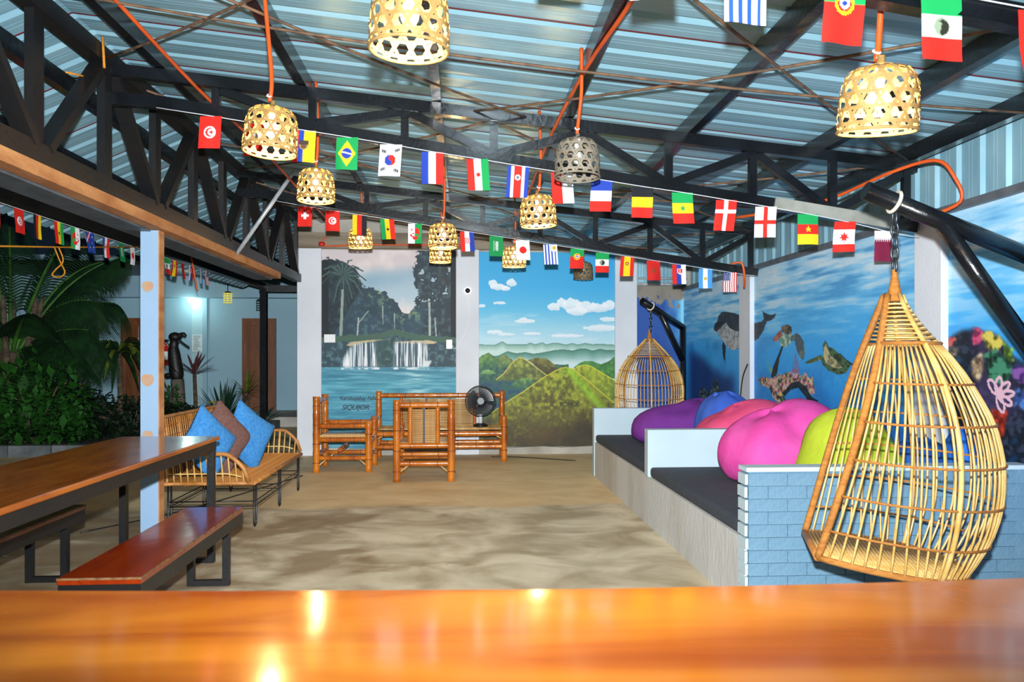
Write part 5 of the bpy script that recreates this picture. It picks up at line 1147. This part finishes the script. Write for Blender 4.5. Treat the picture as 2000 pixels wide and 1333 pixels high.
MB().b2((-5.93, 17.575, 1.49), (-5.71, 17.585, 1.86)).build('sheet', mat('notice_paper', 'c2d2d4', .7), n_)
rr = random.Random(8)
for i in range(9):
    z = 1.83-i*.037; x = -5.91+rr.random()*.03; MB().b2((x, 17.572, z-.006), (x+.08+rr.random()*.09, 17.575, z+.003)).build('print_line', mat('notice_ink', '35454c', .7), n_)
fe = empty('fire_extinguisher', (-6.50, 17.50, 1.18), 'red fire extinguisher on the house wall behind the carved bird', 'extinguisher')
MB().lathe([(.09, 0), (.095, .02), (.095, .40), (.07, .46), (.03, .49), (.03, .53)], 18, (-6.50, 17.48, 1.18)).build('cylinder', mat('extinguisher_red', 'c01c18', .3), fe)
MB().lathe([(.097, .13), (.097, .31)], 18, (-6.50, 17.48, 1.18)).build('label_band', M_WPLAST, fe); MB().b2((-6.56, 17.44, 1.70), (-6.40, 17.50, 1.75)).build('handle', M_BPLAST, fe)
MB().tube(smooth_pts([(-6.45, 17.44, 1.71), (-6.36, 17.42, 1.6), (-6.38, 17.42, 1.3)], 5), .012, 6).build('hose', M_BPLAST, fe)
# carved bird on a stump
bx, by = -5.42, 15.2; M_CARV = mat('black_carved_wood', '0f1012', .5, 0, '1a1614', 8, .3, 30); M_STUMP = mat('grey_stump', '6a6258', .9, 0, '4a443c', 6, .5, 20, stretch=(1, 1, .2))
cb = empty('carved_bird', (bx, by, .95), 'black carved wooden bird perched on a grey stump before the house', 'carving')
MB().tube(smooth_pts([(bx+.02, by, .93), (bx, by, 1.12), (bx-.03, by, 1.35), (bx-.05, by, 1.55), (bx-.03, by, 1.68)], 5), [.08, .10, .115, .125, .13, .13, .13, .125, .12, .12, .115, .115, .11, .105, .10, .09, .085, .08, .08, .085, .09][:21], 14).build('body', M_CARV, cb)
MB().lathe([(.01, -.09), (.08, -.07), (.115, -.02), (.12, .02), (.09, .07), (.02, .095)], 16, (bx-.02, by, 1.75)).build('head', M_CARV, cb)
MB().tube(smooth_pts([(bx+.06, by-.03, 1.77), (bx+.14, by-.04, 1.80), (bx+.19, by-.04, 1.76)], 5), [.05]*3+[.045]*4+[.035]*3+[.02], 10).build('crest', M_CARV, cb)
MB().tube(smooth_pts([(bx+.06, by-.05, 1.70), (bx+.16, by-.06, 1.62), (bx+.26, by-.06, 1.55)], 5), .02, 8).build('bill', M_CARV, cb)
MB().tube(smooth_pts([(bx-.06, by, 1.05), (bx-.18, by, 1.02), (bx-.32, by, 1.05)], 5), [.05]*6+[.03]*5, 8).build('tail', M_CARV, cb)
MB().tube([(bx+.06, by, -.05), (bx+.05, by, .3), (bx+.04, by, .6), (bx+.02, by, .95)], [.16, .13, .125, .12], 14).build('tree_stump', M_STUMP, None, 'grey dead tree stump under the carved bird', 'stump')

# ================================================================ GARDEN
def leafm(name, a, b): return mat(name, a, .55, 0, b, 8, spec=.4)
M_PALM = leafm('palm_green', '0c2410', '173a18'); M_STEM = leafm('palm_stem', '2c4f1a', '3c6a20'); M_LEAF = leafm('bush_green', '13380f', '245c16'); M_DARKL = leafm('dark_leaf', '091a0c', '112a14')
M_YUC = leafm('yucca_green', '0d2618', '183a26'); M_YEL = leafm('yellowing_leaf', '44581a', '6a7026'); M_REDL = leafm('reddish_leaf', '4a2a30', '6a3a3c'); M_TRUNK = mat('palm_trunk', '5a4c3a', .9, 0, '3a3026', 8, .5, 20, stretch=(1, 1, 3))
def frond(base, az, length, rise, droop, m, nl=34, ll=.55, hang=.6):
    # arching rachis with a row of leaflets on both sides
    d = Vector((math.cos(az), math.sin(az), 0)); s = Vector((-d.y, d.x, 0)); P = []
    for i in range(15):
        t = i/14; P.append(Vector(base)+d*length*(math.cos(rise)*t+.10*t*t)+Vector((0, 0, 1))*length*(math.sin(rise)*t-droop*t*t))
    rm = MB().tube(P, [.022*(1-.8*i/14)+.003 for i in range(15)], 6); mb = MB()
    for k in range(nl):
        t = .22+.78*k/nl; f = t*14; i = min(int(f), 13); p = P[i].lerp(P[i+1], f-i); tg = (P[i+1]-P[i]).normalized()
        L = ll*(math.sin(PI*min(1, t*.82+.18))**.7+.15)
        for sd in (-1, 1):
            dr = (s*sd*.7+tg*.75).normalized(); w_ = tg*.011; q = []
            for j in range(5):
                u = j/4; c = p+dr*L*u+Vector((0, 0, -1))*L*hang*u*u; ww = w_*(1-u**2)+tg*.001; q.append([c-ww, c+ww])
            mb.grid([[a[0] for a in q], [a[1] for a in q]])
    return rm, mb
def palm(loc, label, n, length, seed, ll=.55):
    r = random.Random(seed); t = empty('palm_tree', loc, label, 'palm', 'palms in the garden'); b = Vector(loc)
    MB().tube([b+Vector((0, 0, -.1)), b+Vector((.02, 0, .25)), b+Vector((0, 0, .55))], [.17, .14, .10], 12).build('trunk', M_TRUNK, t)
    for k in range(n):
        az = 2*PI*k/n+r.uniform(-.3, .3); rise = r.uniform(.75, 1.45); L = length*r.uniform(.8, 1.1)
        rm, lf = frond(b+Vector((.05*math.cos(az), .05*math.sin(az), .5)), az, L, rise, r.uniform(.25, .55), M_PALM, 38, ll, r.uniform(.3, .8))
        o = rm.build('frond', M_STEM, t); lf.build('leaflets', M_PALM if k % 3 else M_LEAF, o, kind='stuff')
    return t
FR_BIG = [(172, 2.5, 1.50, .10), (22, 2.1, 1.15, .36), (-8, 1.0, .75, .40), (158, 2.7, 1.10, .33), (-95, 1.7, 1.0, .36), (82, 2.7, 1.2, .28), (205, 2.0, .6, .4), (48, 2.1, 1.22, .40), (-50, 1.2, .9, .42), (120, 2.6, 1.28, .28), (8, 1.5, 1.15, .50), (-130, 1.9, 1.15, .3), (35, .9, .5, .3), (-25, .8, .5, .3), (190, 2.4, 1.3, .2), (60, 1.8, .95, .45)]
t = empty('palm_tree', (-7.0, 12.6, 0), 'big coconut palm with arching fronds at the left edge of the garden', 'palm', 'palms in the garden')
MB().tube([(-7.0, 12.6, -.1), (-6.98, 12.6, .5), (-7.0, 12.6, 1.05)], [.2, .16, .12], 12).build('trunk', M_TRUNK, t)
for k, (az, L, rise, dr) in enumerate(FR_BIG):
    a = math.radians(az); rm, lf = frond((-7.0+.06*math.cos(a), 12.6+.06*math.sin(a), 1.0), a, L, rise, dr, M_PALM, 44, .55, .95)
    o = rm.build('frond', M_STEM, t); lf.build('leaflets', M_PALM, o, kind='stuff')
for k in range(7): MB().tube(smooth_pts([(-7.0+.1*math.cos(k), 12.6+.1*math.sin(k), .65), (-7.0+.22*math.cos(k), 12.6+.22*math.sin(k), 1.1), (-7.0+.34*math.cos(k), 12.6+.34*math.sin(k), 1.65)], 4), [.04]*4+[.03]*4+[.012], 8).build('leaf_stalk', M_TRUNK, t)
palm((-7.6, 11.95, -.3), 'lower young palm in the dark at the left edge below the flags', 10, 1.15, 5, .4)
def blades(name, label, cat, loc, n, L, w_, m, seed, up=(.2, 1.4), droop=.5, stem=0., group=None, m2=None):
    r = random.Random(seed); t = empty(name, loc, label, cat, group); b = Vector(loc)
    if stem: MB().tube([b+Vector((0, 0, -.05)), b+Vector((.02, .0, stem*.5)), b+Vector((0, 0, stem))], [.05, .04, .035], 8).build('stem', M_TRUNK, t)
    for k in range(n):
        az = r.uniform(0, 6.283); e = r.uniform(*up); l = L*r.uniform(.7, 1.1); d = Vector((math.cos(az), math.sin(az), 0)); s = Vector((-d.y, d.x, 0)); A = []; B = []; C = []
        for j in range(8):
            u = j/7; p = b+Vector((0, 0, stem))+d*l*math.cos(e)*u+Vector((0, 0, 1))*(l*math.sin(e)*u-droop*l*u*u); ww = w_*(math.sin(PI*min(1, .12+u*.88))**.8)+.001
            A.append(p-s*ww+Vector((0, 0, ww*.4))); B.append(p); C.append(p+s*ww+Vector((0, 0, ww*.4)))
        MB().grid([A, B, C]).build('leaf', m2 if (m2 and r.random() < .3) else m, t)
    return t
def bush(name, label, cat, loc, rad, h, n, m, seed, ls=.07, group='garden shrubs'):
    r = random.Random(seed); t = empty(name, loc, label, cat, group); b = Vector(loc); mb = MB(); sm = MB()
    for k in range(12):
        a = r.uniform(0, 6.283); q = b+Vector((math.cos(a)*rad*.6, math.sin(a)*rad*.6, h*r.uniform(.5, .9))); sm.tube([b+Vector((0, 0, -.04)), (b+q)/2+Vector((0, 0, .05)), q], .008, 5)
    for k in range(n):
        a = r.uniform(0, 6.283); rr_ = rad*math.sqrt(r.random()); z = h*(1-.5*(rr_/rad)**2)*r.uniform(.12, 1.); p = b+Vector((math.cos(a)*rr_, math.sin(a)*rr_, z))
        d = Vector((r.gauss(0, 1), r.gauss(0, 1), r.gauss(.1, .7))).normalized(); s = d.cross(Vector((0, 0, 1))).normalized() if abs(d.z) < .95 else Vector((1, 0, 0)); l = ls*r.uniform(.6, 1.3)
        mb.grid([[p, p+d*l*.5+s*l*.22, p+d*l], [p, p+d*l*.5-s*l*.22, p+d*l+Vector((0, 0, -l*.2))]])
    sm.build('stems', M_TRUNK, t, kind='stuff'); mb.build('foliage', m, t, kind='stuff'); return t
bush('leafy_shrub', 'bright green bamboo-leaved shrub left of the table', 'shrub', (-6.3, 11.95, .05), .5, .95, 1500, M_LEAF, 1, .15)
bush('leafy_shrub', 'dark shrub between the palm and the drooping plant', 'shrub', (-6.5, 13.1, .05), .55, .75, 1100, M_DARKL, 2, .12)
bush('leafy_shrub', 'dark low shrub under the drooping plant behind the table', 'shrub', (-5.5, 13.4, .05), .7, .55, 1100, M_DARKL, 3, .12)
bush('leafy_shrub', 'dark low shrub around the carved bird stump', 'shrub', (-4.75, 13.9, 0), .6, .55, 1000, M_DARKL, 4, .13)
bush('leafy_shrub', 'low green shrub left of the spiky plant', 'shrub', (-4.35, 13.2, 0), .45, .5, 800, M_LEAF, 9, .11)
bush('leafy_shrub', 'dark shrub at the far left under the palm', 'shrub', (-8.3, 12.2, .05), .6, .6, 900, M_DARKL, 5, .13)
bush('leafy_shrub', 'green leafy shrub climbing on the grey stump', 'shrub', (bx+.0, by-.25, 0), .22, .85, 600, M_LEAF, 6, .11)
blades('drooping_plant', 'dracaena with a brown trunk and drooping yellowing leaves behind the table', 'plant', (-5.75, 13.5, .05), 60, .95, .035, M_PALM, 11, (.2, 1.2), .95, 1.15, m2=M_YEL)
blades('spiky_plant', 'spiky dark green yucca left of the brown door', 'plant', (-4.1, 13.7, 0), 44, .85, .022, M_YUC, 12, (.15, 1.5), .12, .25)
blades('spiky_plant', 'thin pale spidery plant on a stem in front of the brown door', 'plant', (-3.80, 14.0, 0), 30, .55, .010, M_YEL, 13, (-.1, 1.4), .2, .75)
blades('spiky_plant', 'low grassy plant right of the slim black post', 'plant', (-3.85, 15.4, 0), 34, .6, .018, M_YUC, 14, (.4, 1.5), .3, .05)
blades('red_plant', 'reddish cordyline beside the carved bird', 'plant', (-5.1, 15.25, 0), 16, .55, .022, M_REDL, 15, (.3, 1.4), .15, 1.05)
blades('broad_leaf_plant', 'broad dark leaves below the window between palm and drooping plant', 'plant', (-6.4, 13.5, .05), 14, .8, .10, M_DARKL, 16, (.5, 1.4), .35, .2)
def flower(loc, label, m, seed, stem_h, r0=.07):
    t = empty('flower', loc, label, 'flower', 'garden flowers'); b = Vector(loc); MB().tube([b, b+Vector((.02, 0, stem_h*.5)), b+Vector((0, 0, stem_h))], .008, 6).build('stem', M_STEM, t)
    for k in range(9):
        a = 2*PI*k/9; d = Vector((math.cos(a), math.sin(a), .35)); s = Vector((-math.sin(a), math.cos(a), 0)); c = b+Vector((0, 0, stem_h))
        MB().grid([[c, c+d*r0*.6+s*r0*.3, c+d*r0], [c, c+d*r0*.6-s*r0*.3, c+d*r0*1.02]]).build('petal', m, t)
flower((-6.2, 13.25, .05), 'orange flower on a tall stalk before the house wall', mat('orange_petal', 'e08a30', .6), 1, .85, .10)
flower((-4.05, 13.0, 0), 'yellow flower beside the spiky yucca', mat('yellow_petal', 'd8c020', .6), 2, .62, .10)
for o in list(bpy.data.objects):      # the beds farther off hold the bigger plants
    lab = o.get('label', '')
    for key, sc in (('bright green bamboo-leaved', 1.45), ('dark shrub between the palm', 1.4), ('dark low shrub under the drooping', 1.25), ('dark shrub at the far left', 1.5), ('dracaena with', 1.2), ('broad dark leaves', 1.2), ('big coconut palm', 1.4), ('lower young palm', 1.5)):
        if lab.startswith(key): o.scale = (sc, sc, sc)
kb = MB().box((0, 0, 0), (.56, .16, .16)).mesh('kerb_stone', mat('kerb_concrete', '6a7072', .9, 0, '4f5556', 5, .3, 20)); ke = empty('garden_kerb', (-6, 11.25, 0), 'grey concrete kerb between the floor and the garden', 'kerb')
for i in range(13): inst('kerb_stone', kb, ke, (-4.6+i*.58, random.uniform(-.01, .01), .075), (0, 0, random.uniform(-.02, .02)))
for i in range(7): inst('kerb_stone', kb, ke, (2.40, .36+i*.58, .075), (0, 0, PI/2+random.uniform(-.02, .02)))
